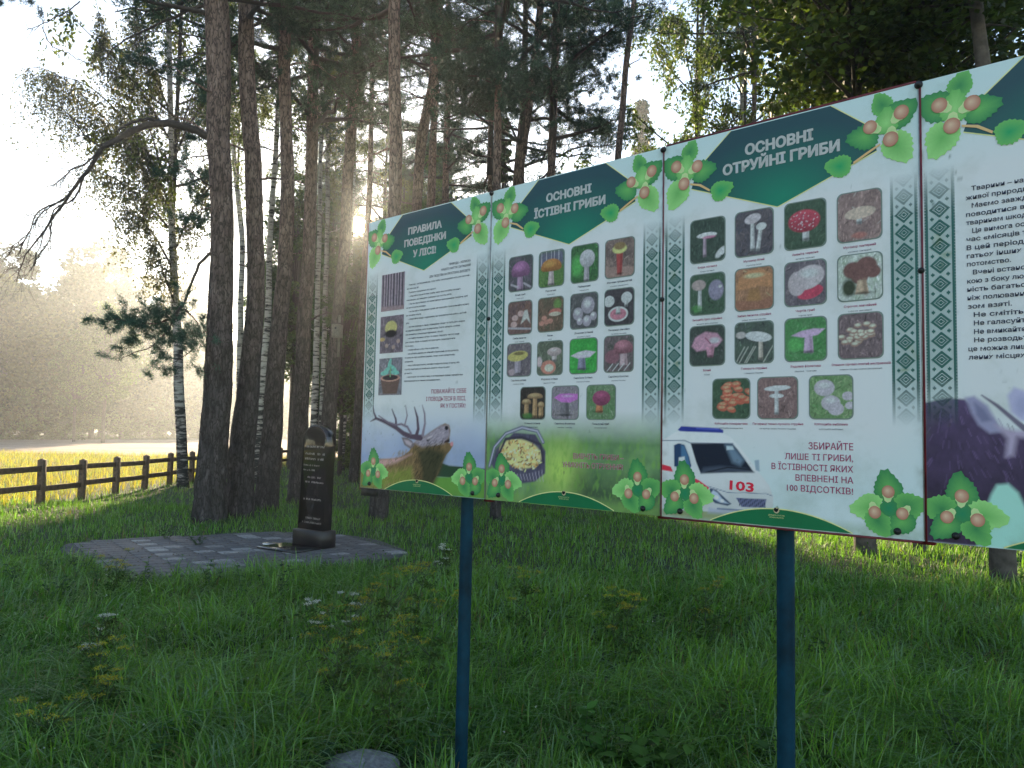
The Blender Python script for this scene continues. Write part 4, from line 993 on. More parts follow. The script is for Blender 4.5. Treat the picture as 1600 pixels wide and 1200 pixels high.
# panel one: photographs and small print
for v0, v1, pf_ in ((.975, 1.18, ph11), (.742, .946, ph12), (.512, .714, ph13)): photo(panels[0], .134, v0, .326, v1, pf_, int(v0 * 1000), False)
lettering('subtitle', panels[0], M_navy, [('ПРИРОДА – КОЛИСКА', None, .817, 1.170, .011), ('НАШОГО ЖИТТЯ І ЗАТИШНИЙ', None, .817, 1.148, .011), ('ДІМ ЛЮДСТВА НА ПРОСТОРАХ ВСЕСВІТУ.', None, .817, 1.122, .011)], -.0016, .012, 1)
body = ['  Природа – це безцінний дар, тому люби, і насолоджуйся всім, але пам’ятай –', 'не зашкодь їй!', '  Правила поведінки в лісі прості:', '  – збирайте тільки їстівні гриби, адже інші потрібні лісовим', 'мешканцям, не знищуйте грибницю і не топчіть квітів;', '  – під час прогулянки в лісі користуйтеся прокладеними стежками, щоб', 'не витоптувати рослини;', '  – не ламайте гілки дерев і кущів, не галасуйте та не вмикайте музику,', 'не лякайте птахів;', '  – оберігайте гнізда і мурашники, що трапляються на шляху, це їхній', 'дім;', '  – вогонь розводьте лише у відведених місцях та гасіть його водою;', 'не кидайте сірники, скло та недопалки. Сміття заберіть з собою', 'або залишіть у спеціально відведених місцях;', '  – не мийте машини у річках та озерах, бережіть чистоту води', 'для птахів, звірів та людей, які приходять сюди відпочити', 'після вас;', '  – повертайтеся з лісу тією ж дорогою;', '  – не рубайте дерева, не збирайте березовий сік без дозволу,', 'бо рана на корі ослаблює дерево, і воно може загинути від', 'шкідників;', '  – якщо побачили пожежу, негайно повідомте лісову охорону або', 'службу порятунку за телефоном, вкажіть місце та шлях', 'до нього.', '  – пам’ятайте: ліс любить тишу, а за порушення правил передбачена', 'відповідальність за чинним законодавством.']
ls_ = []
for q, s in enumerate(body):
    z = 1.098 - q * .0207; x0 = .345 + (.015 if s.startswith('  ') else 0); ln = len(s.strip())
    ls_.append((s.strip(), x0, min(.82, x0 + ln * .0066), z, .0082))
lettering('small_print', panels[0], M_navy, ls_, -.0016, .014, 1)
lettering_rows('slogan', panels[0], M_pinktext, [('ПОВАЖАЙТЕ СЕБЕ', .558, .809, .514, .021), ('І ПОВОДЬТЕСЯ В ЛІСІ,', .520, .806, .476, .021), ('ЯК У ГОСТЯХ!', .627, .805, .440, .021)], -.0016, .006)
# panels two and three: photo grids
U2 = [(.122, .265), (.305, .447), (.490, .633), (.672, .815)]; U2b = [(.209, .352), (.394, .538), (.585, .729)]
photo_grid(panels[1], [ph21, ph22, ph23, ph24, ph25, ph26, ph27, ph28, ph29, ph2a, ph2b, ph2c, ph2d, ph2e, ph2f], CAPS2, [(.988, 1.150, U2), (.783, .935, U2), (.585, .735, U2), (.385, .529, U2b)], 1)
U3 = [(.123, .266), (.311, .456), (.502, .646), (.689, .830)]; U3b = [(.221, .366), (.400, .544), (.589, .732)]
photo_grid(panels[2], [ph31, ph32, ph33, ph34, ph35, ph36, ph37, ph38, ph39, ph3a, ph3b, ph3c, ph3d, ph3e, ph3f], CAPS3, [(1.000, 1.168, U3), (.794, .950, U3), (.595, .746, U3), (.390, .537, U3b)], 0)
sl = [('ВИВЧІТЬ ГРИБИ –', .516, .775, .213, .023), ('УНИКНІТЬ ОТРУЄННЯ!', .458, .772, .174, .023)]
lettering_rows('slogan_edge', panels[1], M_pale, sl, -.0014, .022)
lettering_rows('slogan', panels[1], M_red, sl, -.0018, -.004)
lettering_rows('slogan', panels[2], M_pinktext, [('ЗБИРАЙТЕ', .583, .734, .282, .024), ('ЛИШЕ ТІ ГРИБИ,', .499, .733, .244, .022), ('В ЇСТІВНОСТІ ЯКИХ', .450, .733, .207, .022), ('ВПЕВНЕНІ НА', .537, .733, .170, .022), ('100 ВІДСОТКІВ!', .506, .732, .133, .022)], -.0016, .006)
lettering('ambulance_number', panels[2], M_redb, [('103', .289, .384, .122, .034)], -.0018, .028, rot=(R(-3), .335, .14))
tl = [('Тварини – найвразливіша частина', 1, 1.107), ('живої природи України.', 0, 1.079), ('Маємо завжди пам’ятати, як', 1, 1.052), ('поводитися в лісі та не завдати', 0, 1.025), ('тваринам шкоди.', 0, .999), ('Ця вимога особливо важлива в', 1, .972), ('час «місяців тиші» – весною.', 0, .946), ('В цей період у більшості птахів та ба-', 0, .919), ('гатьох інших видів тварин є', 0, .893), ('потомство.', 0, .867), ('Вчені встановили, що турбування', 1, .840), ('кою з боку людини зменшує чисель-', 0, .813), ('ність багатьох видів більше,', 0, .787), ('ніж полювання та хижаки ра-', 0, .760), ('зом взяті.', 0, .733), ('Не смітіть у лісі!', 1, .706), ('Не галасуйте!', 1, .680), ('Не вмикайте голосну музику!', 1, .653), ('Не розводьте багать!', 1, .627), ('це можна лише на спеціально відведе-', 0, .600), ('лених місцях!', 0, .574)]
lettering('small_print', panels[3], M_navy, [(s, .127 + .016 * i_, .127 + .016 * i_ + len(s) * .0118, z, .0145) for s, i_, z in tl], -.0016, .016, 1)

# frame behind the panels, seam bars, bolts, posts
for k in range(NP):
    for z in (0.035, BH - .03):
        mb = MB(); mb.box((k * BW + .03, .013, z - .02), ((k + 1) * BW - .03, .045, z + .02)); mb.build('frame_rail', M_frame, board, (0, 0, BZ))
for k in range(NP + 1):
    x = k * BW
    mb = MB(); mb.box((x - .022, .0135, -.012), (x + .022, .043, BH + .002)); mb.build('frame_upright', M_frame, board, (0, 0, BZ))
mb = MB(); mb.box((-.004, .0125, -.045), (.10, .05, -.004)); mb.build('corner_bracket', M_bolt, board, (0, 0, BZ))
mb = MB(); mb.box((2 * BW + .01, -.001, BH + .001), (3 * BW - .01, .03, BH + .008)); mb.build('top_edge', M_frame, board, (0, 0, BZ))
mb = MB(); mb.box((2 * BW + .01, -.001, -.008), (3 * BW - .01, .03, -.001)); mb.build('bottom_edge', M_frame, board, (0, 0, BZ))
bolt_me = None
def bolt(x, z, r_=1.0):
    global bolt_me
    if bolt_me is None:
        mb = MB(); mb.tube([(0, 0, 0), (0, -.003, 0), (0, -.004, 0), (0, -.010, 0), (0, -.013, 0)], [.013, .013, .009, .008, .004], 12)
        o_ = mb.build('bolt', M_bolt, board, smooth=False); bolt_me = o_.data
    else: o_ = obj('bolt', bolt_me, board)
    o_.location = (x, -.002, BZ + z); o_.scale = (r_, 1, r_)
for k in range(NP + 1):
    if k: bolt(k * BW - .001, 1.490); bolt(k * BW - .001, .87, .8)
    if k:
        mb = MB(); mb.box((k * BW - .004, -.004, .004), (k * BW - .0008, .012, BH - .004)); mb.build('seam_strip', M_alu, board, (0, 0, BZ))
    if k in (2, 3, 4):
        mb = MB(); mb.box((k * BW + .0002, -.005, -.004), (k * BW + (.0055 if k == 3 else .003), .012, BH - .002)); mb.build('seam_strip', M_frame, board, (0, 0, BZ))
for k in range(NP):
    bolt(k * BW + .085, .026, .9); bolt(k * BW + .868, .024, .9)
for s_ in (.757, 2 * BW + .470, 3.96):
    mb = MB(); rr2 = .0315
    mb.tube([(0, 0, z) for z in (-.5, .3, .8, BZ + .1, BZ + BH * .5, BZ + BH - .02)], rr2, 24)
    mb.build('post', M_post, board, (s_, .045 + rr2 + .0015, 0), smooth=False)
for o_ in board.children:
    if o_.name.startswith('post'): o_.data.polygons.foreach_set('use_smooth', np.ones(len(o_.data.polygons), bool))
# ------------------------------------------------------------------ trees
def bark_tube(pts, rad, n=28, step=0.09, amp=0.10, seed=0, flare=0.0, fl=None):
    """a trunk with ridged bark as real relief; pts in tree space, rad per point"""
    P = np.array([tuple(p) for p in pts], float)
    ln = np.linalg.norm(np.diff(P, axis=0), axis=1).sum()
    m_ = max(8, int(ln / step))
    S = smooth_path(P, m_)
    d = np.r_[0, np.cumsum(np.linalg.norm(np.diff(P, axis=0), axis=1))]; d /= d[-1]
    rd = np.interp(np.linspace(0, 1, m_), d, rad) * .93
    rs = np.random.default_rng(seed)
    wob = (fbm(S[:, 2] * .7, seed * 3.1, 0, 3, 1) - .5) * .10
    S[:, 0] += wob * rd * 4; S[:, 1] += (fbm(S[:, 2] * .6, 7 + seed, 0, 3, 2) - .5) * rd * .4
    v, f = tube_np(S, rd, n)
    v = v.reshape(m_, n, 3)
    a = np.linspace(0, 2 * np.pi, n, endpoint=False)
    A, Z = np.meshgrid(a, S[:, 2])
    ca, sa = np.cos(A), np.sin(A)
    lowk = np.clip(1.2 - Z / 9, .35, 1)
    rid = np.abs(fbm(ca * 4.5 + seed, sa * 4.5, Z * 2.2, 3, 5) - .5) * 2
    lump = fbm(ca * 1.2 + seed, sa * 1.2, Z * .8, 2, 8) - .5
    k = 1 + amp * lowk * (0.6 - rid * 2.2) * 0.9 + lump * .16
    if flare:
        base = np.exp(-np.clip(Z - S[0, 2] - .3, 0, 99) / .28)
        k += flare * .22 * base * (.6 + .9 * np.maximum(0, np.sin(A * (3 + seed % 3) + seed)))
    v = S[:, None] + (v - S[:, None]) * k[..., None]
    return v.reshape(-1, 3), f, S, rd

def needles(C, D, K=10, L_=.11, w_=.007, rs=None, colr=(0.05, 0.085, 0.04)):
    """needle tufts: C centres (n,3), D shoot direction (n,3)"""
    n = len(C)
    d = D[:, None] * 0.75 + rs.normal(0, .62, (n, K, 3)); d /= np.linalg.norm(d, axis=2)[..., None]
    b = C[:, None] + rs.normal(0, .02, (n, K, 3)) + D[:, None] * rs.uniform(-.10, .06, (n, K, 1))
    side = np.cross(d, rs.normal(0, 1, (n, K, 3))); side /= np.linalg.norm(side, axis=2)[..., None] + 1e-9
    Ln = L_ * rs.uniform(.7, 1.2, (n, K, 1))
    v = np.stack([b - side * w_, b + side * w_, b + d * Ln], 2).reshape(-1, 3)
    f = np.arange(n * K * 3).reshape(-1, 3)
    c = np.array(colr) * rs.uniform(.55, 1.5, (n, 1, 1)) * rs.uniform(.8, 1.2, (n, K, 1)) * np.ones((1, 1, 3))
    c = np.repeat(c.reshape(-1, 3), 3, 0)
    return v, f, c

def leaves(C, size, rs, colr, droop=0.0, aspect=1.5, var=.5, fold=True):
    n = len(C)
    nrm = rs.normal(0, 1, (n, 3)); nrm[:, 2] = np.abs(nrm[:, 2]) * (1 - droop) + .2 * (1 - droop); nrm /= np.linalg.norm(nrm, axis=1)[:, None]
    t1 = np.cross(nrm, rs.normal(0, 1, (n, 3))); t1 /= np.linalg.norm(t1, axis=1)[:, None] + 1e-9
    if droop:
        t1 = t1 * (1 - droop) + np.array([0, 0, -1.0]) * droop; t1 /= np.linalg.norm(t1, axis=1)[:, None]
    t2 = np.cross(nrm, t1)
    s = size * rs.uniform(.6, 1.3, (n, 1))
    v = np.stack([C, C + t1 * s * .45 * aspect + t2 * s * .42, C + t1 * s * aspect, C + t1 * s * .45 * aspect - t2 * s * .42], 1).reshape(-1, 3)
    f = np.arange(n * 4).reshape(-1, 4)
    c = np.array(colr) * rs.uniform(1 - var, 1 + var, (n, 1)); c = c + rs.uniform(0, .03, (n, 1)) * np.array([1, .7, 0])
    return v, f, np.repeat(c, 4, 0)

def limb(mb, p0, p1, sag, r0, r1, rs, n=6, seg=7, wob=.06):
    p0 = np.array(p0, float); p1 = np.array(p1, float); t = np.linspace(0, 1, seg)[:, None]
    P = p0 * (1 - t) + p1 * t; P[:, 2] += (4 * sag * t * (1 - t))[:, 0]
    L_ = np.linalg.norm(p1 - p0); P[1:] += rs.normal(0, wob * L_ * .35, (seg - 1, 3)) * t[1:]
    mb.tube(P, np.linspace(r0, r1, seg), n, cap=False)
    return P

def pine_crown(seed, h0=0.0, h1=8.0, nl=22, Lmax=3.2, tufts=2300, bare=0.3, K=9, nw=.011, top=True):
    """limbs and needle tufts round the axis, origin at the crown's base"""
    rs = np.random.default_rng(seed); wood = MB(); C = []; D = []
    for k in range(nl):
        q = (k + rs.random()) / nl; h = h0 + (h1 - h0) * q
        a = k * 2.4 + rs.uniform(-.6, .6)
        Lb = Lmax * (0.45 + .75 * math.sin(math.pi * min(1, q * .8 + .18))) * rs.uniform(.6, 1.1)
        if q > .85: Lb *= .6
        up = rs.uniform(-.15, .5) + q * .5
        e = np.array([math.cos(a) * Lb, math.sin(a) * Lb, h + up * Lb * .6])
        P = limb(wood, (0, 0, h), e, rs.uniform(-.2, .25) * Lb * .3, .035 + .03 * (1 - q), .012, rs, 5, 8)
        nsub = rs.integers(5, 9)
        for j in range(nsub):
            s = rs.uniform(bare, 1.0); i0 = s * 7; a0 = int(min(6, i0)); b0 = P[a0] + (P[a0 + 1] - P[a0]) * (i0 - a0)
            dd = (e - [0, 0, h]); dd /= np.linalg.norm(dd)
            sd = np.cross(dd, [0, 0, 1]) * rs.choice([-1, 1]) * rs.uniform(.4, 1.0) + dd * rs.uniform(.3, .9) + np.array([0, 0, rs.uniform(-.1, .5)])
            sd /= np.linalg.norm(sd); ls = Lb * rs.uniform(.18, .42) * (1.1 - s * .4)
            e2 = b0 + sd * ls
            Q = limb(wood, b0, e2, 0, .012, .004, rs, 3, 4)
            nt_ = max(3, int(tufts / (nl * 7)))
            tt = rs.uniform(.25, 1.05, nt_)
            cc = b0 + (e2 - b0) * tt[:, None] + rs.normal(0, .11 + .10 * ls, (nt_, 3)) * [1, 1, .55]
            C.append(cc); D.append(np.tile(sd + [0, 0, .45], (nt_, 1)) + rs.normal(0, .35, (nt_, 3)))
    if top: wood.tube([(0, 0, -.3), (0.05, 0, h1 * .5), (0, .05, h1 + .6)], [.11, .07, .015], 6, cap=False)
    C = np.concatenate(C); D = np.concatenate(D); D /= np.linalg.norm(D, axis=1)[:, None]
    v, f, c = needles(C, D, K, .13, nw, rs, (0.055, 0.095, 0.055))
    fol = mesh_np('needles', v, f, c, mats=(M_needle,))
    wm = mesh_np('limbs', np.concatenate(wood.v), [np.concatenate(g) for g in wood.f.values()], mats=(M_twig,))
    return fol, wm

def birch_crown(seed, h0=0.0, h1=9.0, nl=24, Lmax=2.8, nleaf=9000, leaf=.055, colr=(0.075, 0.105, 0.028), weep=1.3, axis=True):
    rs = np.random.default_rng(seed); wood = MB(); C = []
    per = int(nleaf / (nl * 9))
    for k in range(nl):
        q = (k + rs.random()) / nl; h = h0 + (h1 - h0) * q; a = k * 2.4 + rs.uniform(-.6, .6)
        Lb = Lmax * (1.05 - .75 * q) * rs.uniform(.6, 1.15)
        e = np.array([math.cos(a) * Lb, math.sin(a) * Lb, h + Lb * rs.uniform(.35, .9)])
        P = limb(wood, (0, 0, h), e, -.05 * Lb, .028 * (1.2 - q) + .008, .006, rs, 4, 7)
        for j in range(9):
            s = rs.uniform(.25, 1.0); i0 = s * 6; a0 = int(min(5, i0)); b0 = P[a0] + (P[a0 + 1] - P[a0]) * (i0 - a0)
            out = rs.normal(0, 1, 3) * [1, 1, .2] + e / np.linalg.norm(e) * .8; out /= np.linalg.norm(out)
            ls = rs.uniform(.5, 1.3) * weep
            t = np.linspace(0, 1, 6)[:, None]
            W = b0 + out * ls * .45 * np.sqrt(t) + np.array([0, 0, -1]) * ls * t ** 1.6 * weep * .8 + rs.normal(0, .02, (6, 3))
            wood.tube(W, np.linspace(.005, .002, 6), 3, cap=False)
            u = rs.uniform(.05, 1, per); ii = np.minimum(4, (u * 5).astype(int)); fr = (u * 5 - ii)[:, None]
            C.append(W[ii] * (1 - fr) + W[ii + 1] * fr + rs.normal(0, .075, (per, 3)))
    if axis: wood.tube([(0, 0, -.3), (.06, 0, h1 * .5), (0, .05, h1 + .8)], [.07, .05, .01], 6, cap=False)
    C = np.concatenate(C)
    v, f, c = leaves(C, leaf, rs, colr, .45)
    fol = mesh_np('leaves', v, f, c, mats=(M_leaf,))
    wm = mesh_np('limbs', np.concatenate(wood.v), [np.concatenate(g) for g in wood.f.values()], mats=(M_twig,))
    return fol, wm

def broad_crown(seed, rx=3.5, rz=5.0, n=7000, leaf=.16, colr=(0.05, 0.085, 0.025), clumps=60, cone=False, droop=0.1, mat=None):
    rs = np.random.default_rng(seed); C = []
    wood = MB()
    for k in range(clumps):
        if cone:
            q = rs.random() ** .8; z = q * rz * 2; rr2 = rx * (1 - q) * rs.uniform(.3, 1.0); a = rs.uniform(0, 6.28)
            cc = np.array([rr2 * math.cos(a), rr2 * math.sin(a), z - rr2 * .25]); sz = np.array([.5, .5, .22]) * rx * .42 * (1.1 - q * .8)
        else:
            u = rs.normal(0, 1, 3); u /= np.linalg.norm(u); u *= rs.uniform(.45, 1.0)
            cc = np.array([u[0] * rx, u[1] * rx, rz + u[2] * rz]); cc[:2] *= (1.0 - .35 * max(0, u[2])); sz = np.array([1, 1, .7]) * rx * rs.uniform(.16, .34)
        m_ = int(n / clumps); g = rs.normal(0, 1, (m_, 3)); g /= np.linalg.norm(g, axis=1)[:, None]; g *= rs.uniform(.3, 1.0, (m_, 1)) ** .5
        C.append(cc + g * sz)
        if k % 2 == 0: limb(wood, (0, 0, max(-.5, cc[2] * .45)), cc, .1, .05, .012, rs, 4, 5)
    wood.tube([(0, 0, -.5), (.1, 0, rz), (0, 0, rz * 1.8)], [.07, .06, .02], 6, cap=False)
    v, f, c = leaves(np.concatenate(C), leaf, rs, colr, droop, 1.3)
    kv = np.concatenate([np.full(len(q_), rs.uniform(.65, 1.5)) for q_ in C]); c = c * np.repeat(kv, 4)[:, None]
    fol = mesh_np('leaves', v, f, c, mats=(mat or M_leaf,))
    wm = mesh_np('limbs', np.concatenate(wood.v), [np.concatenate(g) for g in wood.f.values()], mats=(M_twig,))
    return fol, wm

PINE = [pine_crown(s, nl=n, Lmax=l, tufts=t_) for s, n, l, t_ in ((1, 26, 3.0, 3900), (2, 28, 2.6, 3900), (3, 22, 3.4, 3700), (4, 26, 3.0, 3900))]
PINE_LOW = [pine_crown(11, 0, 5, 12, 2.6, 900, .4), pine_crown(12, 0, 4, 10, 2.4, 800, .35)]
BIRCH = [birch_crown(21, nleaf=16000, leaf=.075), birch_crown(22, nl=22, Lmax=3.2, nleaf=17000, leaf=.072), birch_crown(23, nl=20, Lmax=2.3, nleaf=13000, leaf=.07, colr=(.09, .11, .025))]
BROAD = [broad_crown(31, 2.6, 4.2, 15000, .13, clumps=130), broad_crown(32, 3.2, 3.8, 15000, .14, (0.06, .09, .022), clumps=120), broad_crown(33, 2.2, 5.0, 14000, .13, (0.04, .075, .03), clumps=130)]
FAR = [broad_crown(41, 4.6, 9.5, 12000, .30, (.024, .042, .016), 60, mat=M_farleaf), broad_crown(42, 5.6, 8.5, 12000, .32, (.050, .068, .018), 55, mat=M_farleaf), broad_crown(43, 3.8, 10.5, 12000, .28, (.018, .032, .015), 70, mat=M_farleaf)]
SPRUCE = [broad_crown(51, 2.6, 7.0, 9000, .15, (.028, .055, .030), 150, True, .5), broad_crown(52, 2.0, 6.5, 8000, .14, (.032, .06, .03), 140, True, .5)]
BUSH = [broad_crown(61, 1.1, 1.0, 2600, .085, (.05, .085, .022), 30), broad_crown(62, 1.4, .8, 2600, .09, (.06, .09, .02), 30)]

def crown_on(tree, kind, loc, rz, sc_):
    c = obj('crown', kind[0], tree, loc); c.rotation_euler = (0, 0, rz); c.scale = sc_
    l_ = obj('limb', kind[1], c)
    return c

BUSH2 = BUSH
TREES = []
def px_tree(name, label, cat, base_px, Y, pts_px, hw, H, mat, kind, crown_h, seed, n=26, step=.10, amp=.10, flare=.35, scl=(1, 1, 1), snags=8, zoff=0.0, crown_off=(0, 0)):
    """pts_px: (px, py, width px) read up the trunk at distance Y; continued to height H"""
    b0 = at(base_px[0], base_px[1], Y); x0, y0 = b0.x, Y; z0 = gzf(x0, y0)
    P = [(0, 0, -.25)]; Rr = [hw * .43 * Y / FPX]
    for px, py, wd in pts_px:
        q = at(px, py, Y); 
        if q.z - z0 <= P[-1][2] + .2: continue
        P.append((q.x - x0, 0.0, q.z - z0)); Rr.append(wd * .5 * Y / FPX)
    top = np.array(P[-1]); dirn = top - np.array(P[-2]); dirn /= np.linalg.norm(dirn); dirn = dirn * .5 + np.array([0, 0, .5]); 
    if H > top[2] + .5:
        e = top + dirn / dirn[2] * (H - top[2]); P.append(tuple(e)); Rr.append(Rr[-1] * .45)
    v, f, S, rd = bark_tube(P, Rr, n, step, amp, seed, flare)
    tree = thing(name, label, cat, (x0, y0, z0))
    mb = MB(); mb.add(v, f)
    rs = np.random.default_rng(seed + 500)
    for k in range(snags):
        h = rs.uniform(.22, .8) * H; i_ = int(np.argmin(np.abs(S[:, 2] - h))); a = rs.uniform(0, 6.28); Lb = rs.uniform(.25, 1.5) * rs.random() + .2
        c0 = S[i_]; limb(mb, c0, c0 + np.array([math.cos(a) * Lb, math.sin(a) * Lb, rs.uniform(-.2, .35) * Lb]), rs.uniform(-.1, .2) * Lb, min(.03, rd[i_] * .25), .004, rs, 5, 6, .1)
    tr = mb.build('trunk', mat, tree, smooth=True)
    if kind is not None:
        i_ = int(np.argmin(np.abs(S[:, 2] - crown_h)))
        kk = max(.35, (H - crown_h) / 8.4)
        crown_on(tree, kind, (S[i_][0] + crown_off[0], S[i_][1] + crown_off[1], crown_h), seed * 1.3, (scl[0], scl[1], kk * scl[2]))
    TREES.append((x0, y0))
    tree['S'] = 0
    return tree, S, rd

PT = 'pine tree'
P1, S1, R1 = px_tree('pine_tree', 'thick grey pine at the near left with a long arching dead limb', PT, (325, 815), 14.2, [(326, 800, 51), (332, 700, 46), (340, 600, 44), (344, 500, 40), (347, 400, 37), (346, 300, 36), (343, 200, 37), (341, 100, 38), (336, 0, 41)], 58, 17, M_pine, PINE[0], 9.2, 1, 40, .07, .13)
P2, S2, R2 = px_tree('pine_tree', 'second thick pine standing just right of the pine with the arching limb', PT, (371, 807), 15.1, [(373, 790, 44), (378, 720, 41), (385, 650, 38), (392, 560, 32), (397, 500, 29), (400, 400, 28), (397, 300, 28), (391, 200, 27), (386, 100, 26), (383, 0, 25)], 50, 17.5, M_pine, PINE[1], 9.6, 2, 36, .08, .12)
P3, S3, R3 = px_tree('pine_tree', 'dark pine third in the near row, close behind its two thick neighbours', PT, (416, 797), 16.4, [(417, 780, 38), (422, 700, 33), (430, 600, 30), (437, 500, 27), (446, 400, 24), (449, 300, 22), (447, 200, 20), (445, 100, 20), (447, 0, 20)], 44, 18, M_pine, PINE[2], 10, 3, 32, .09, .12)
P4, S4, R4 = px_tree('pine_tree', 'straight dark pine just left of the memorial stone', PT, (461, 785), 18.3, [(463, 770, 28), (467, 700, 26), (472, 600, 24), (475, 500, 23), (482, 400, 20), (485, 300, 20), (488, 200, 19), (490, 100, 18), (491, 0, 18)], 34, 18.5, M_pine, PINE[3], 8.6, 4, 30, .10, .12)
P5, S5, R5 = px_tree('pine_tree', 'leaning pine behind the memorial stone carrying the birdhouse', PT, (502, 776), 20.2, [(504, 760, 28), (512, 670, 25), (520, 590, 22), (527, 500, 20), (537, 400, 18), (543, 300, 18), (549, 200, 17), (555, 100, 16), (558, 0, 16)], 34, 19, M_pine, PINE[0], 10.4, 5, 28, .11, .12)
P6, S6, R6 = px_tree('pine_tree', 'slim pine rising beside the left edge of the board', PT, (552, 753), 26.0, [(553, 740, 15), (560, 640, 15), (566, 500, 14), (572, 400, 12), (577, 300, 9), (580, 200, 8), (582, 80, 7)], 18, 18, M_pine, PINE[1], 13, 6, 20, .14, .1, scl=(.6, .6, 1))
P7, S7, R7 = px_tree('pine_tree', 'straight pine whose base shows under the left end of the board', PT, (591, 812), 15.0, [(592, 795, 31), (600, 600, 27), (612, 450, 24), (617, 330, 22), (618, 200, 21), (617, 100, 20), (617, 0, 20)], 38, 18, M_pine, PINE[2], 10.2, 7, 32, .09, .12)
P8, S8, R8 = px_tree('pine_tree', 'orange pine bent to the right above the first panel title', PT, (640, 760), 22.0, [(641, 700, 20), (645, 500, 19), (650, 340, 17), (656, 250, 17), (664, 190, 17), (674, 140, 16), (679, 80, 14), (684, 0, 13)], 24, 18, M_pine, PINE[3], 12, 8, 26, .11, .1)
P9, S9, R9 = px_tree('pine_tree', 'thin orange pine crossing behind the bent one', PT, (664, 750), 25.0, [(666, 600, 15), (669, 400, 14), (673, 310, 14), (678, 200, 12), (683, 100, 11), (688, 0, 10)], 18, 18, M_pine, PINE[0], 13, 9, 22, .13, .1)
P10, S10, R10 = px_tree('pine_tree', 'slender pine between the bent pine and the seam of the first panels', PT, (694, 745), 27.0, [(695, 500, 12), (696, 300, 11), (698, 200, 9), (699, 90, 8), (700, 0, 7)], 16, 17, M_pine, PINE[1], 10.5, 10, 18, .14, .1)
P11, S11, R11 = px_tree('pine_tree', 'thin pine touching the left side of the tall one above the first seam', PT, (762, 765), 22.5, [(764, 500, 9), (766, 300, 8), (766, 200, 8), (771, 100, 7), (776, 0, 6)], 12, 16, M_pine, PINE_LOW[0], 9.6, 11, 18, .14, .1)
P12, S12, R12 = px_tree('pine_tree', 'tall warm brown pine above the seam of the first two panels', PT, (775, 815), 15.2, [(775, 790, 17), (776, 600, 15), (777, 300, 14), (778, 200, 13), (779, 100, 12.5), (780, 0, 13)], 21, 18, M_pine, PINE[3], 9.2, 12, 26, .10, .11, scl=(.9, .9, 1))
P13, S13, R13 = px_tree('pine_tree', 'leaning pine with a swept trunk above the left side of the second panel', PT, (800, 770), 20.0, [(803, 600, 17), (807, 400, 15), (811, 280, 14), (817, 230, 14), (826, 170, 14), (835, 100, 13), (846, 0, 12)], 22, 18, M_pine, PINE[2], 9.4, 13, 24, .11, .11)
P14, S14, R14 = px_tree('pine_tree', 'straight pine with pinkish bark above the middle of the second panel', PT, (858, 780), 19.0, [(859, 500, 15), (861, 275, 14), (864, 190, 13.5), (867, 110, 12.5), (870, 0, 10)], 20, 17.5, M_pine, PINE[0], 9.0, 14, 24, .11, .11)
P15, S15, R15 = px_tree('pine_tree', 'bare orange pine against the pale gap of sky above the second panel', PT, (955, 790), 18.0, [(958, 500, 13), (966, 245, 11.5), (972, 180, 11), (978, 100, 10), (986, 40, 9.5), (991, 0, 9)], 17, 20, M_pine, PINE[1], 15, 15, 24, .11, .09, snags=5)
P16, S16, R16 = px_tree('pine_tree', 'thin reddish pine beside a birch above the third panel', PT, (1177, 780), 19.0, [(1178, 500, 9), (1178, 190, 8), (1180, 90, 7.5), (1182, 0, 6)], 13, 17, M_pine, PINE_LOW[1], 11, 16, 18, .13, .09)
P17, S17, R17 = px_tree('leaning_tree', 'dark tree leaning right above the title of the third panel', 'tree', (1350, 866), 11.8, [(1349, 820, 32), (1346, 600, 24), (1339, 300, 18), (1338, 190, 15), (1341, 120, 14), (1352, 70, 13), (1372, 40, 12), (1390, 20, 10), (1402, 0, 9)], 37, 13, M_darkbark, BROAD[0], 6.6, 17, 30, .08, .12, scl=(.9, .9, .9))
P18, S18, R18 = px_tree('dark_tree', 'straight dark trunk rising left of the last seam of the board', 'tree', (1402, 850), 14.0, [(1402, 600, 17), (1402, 300, 15), (1401, 100, 14), (1400, 0, 14)], 22, 14, M_darkbark, BROAD[1], 7.4, 18, 28, .1, .12, scl=(.9, .9, 1))
P19, S19, R19 = px_tree('dark_tree', 'dark trunk standing behind the last seam of the board', 'tree', (1435, 860), 12.0, [(1435, 820, 22), (1436, 600, 18), (1438, 300, 16), (1437, 100, 15), (1436, 0, 14)], 25, 13, M_darkbark, BROAD[2], 6.4, 19, 28, .1, .12, scl=(.9, .9, .85))
P20, S20, R20 = px_tree('dark_tree', 'thick trunk whose base shows under the rightmost panel', 'tree', (1568, 912), 9.6, [(1567, 880, 37), (1560, 600, 30), (1550, 300, 26), (1540, 150, 24), (1531, 60, 22), (1524, 0, 21)], 42, 12, M_darkbark, BROAD[0], 7.0, 20, 32, .08, .12, scl=(.8, .8, .8))

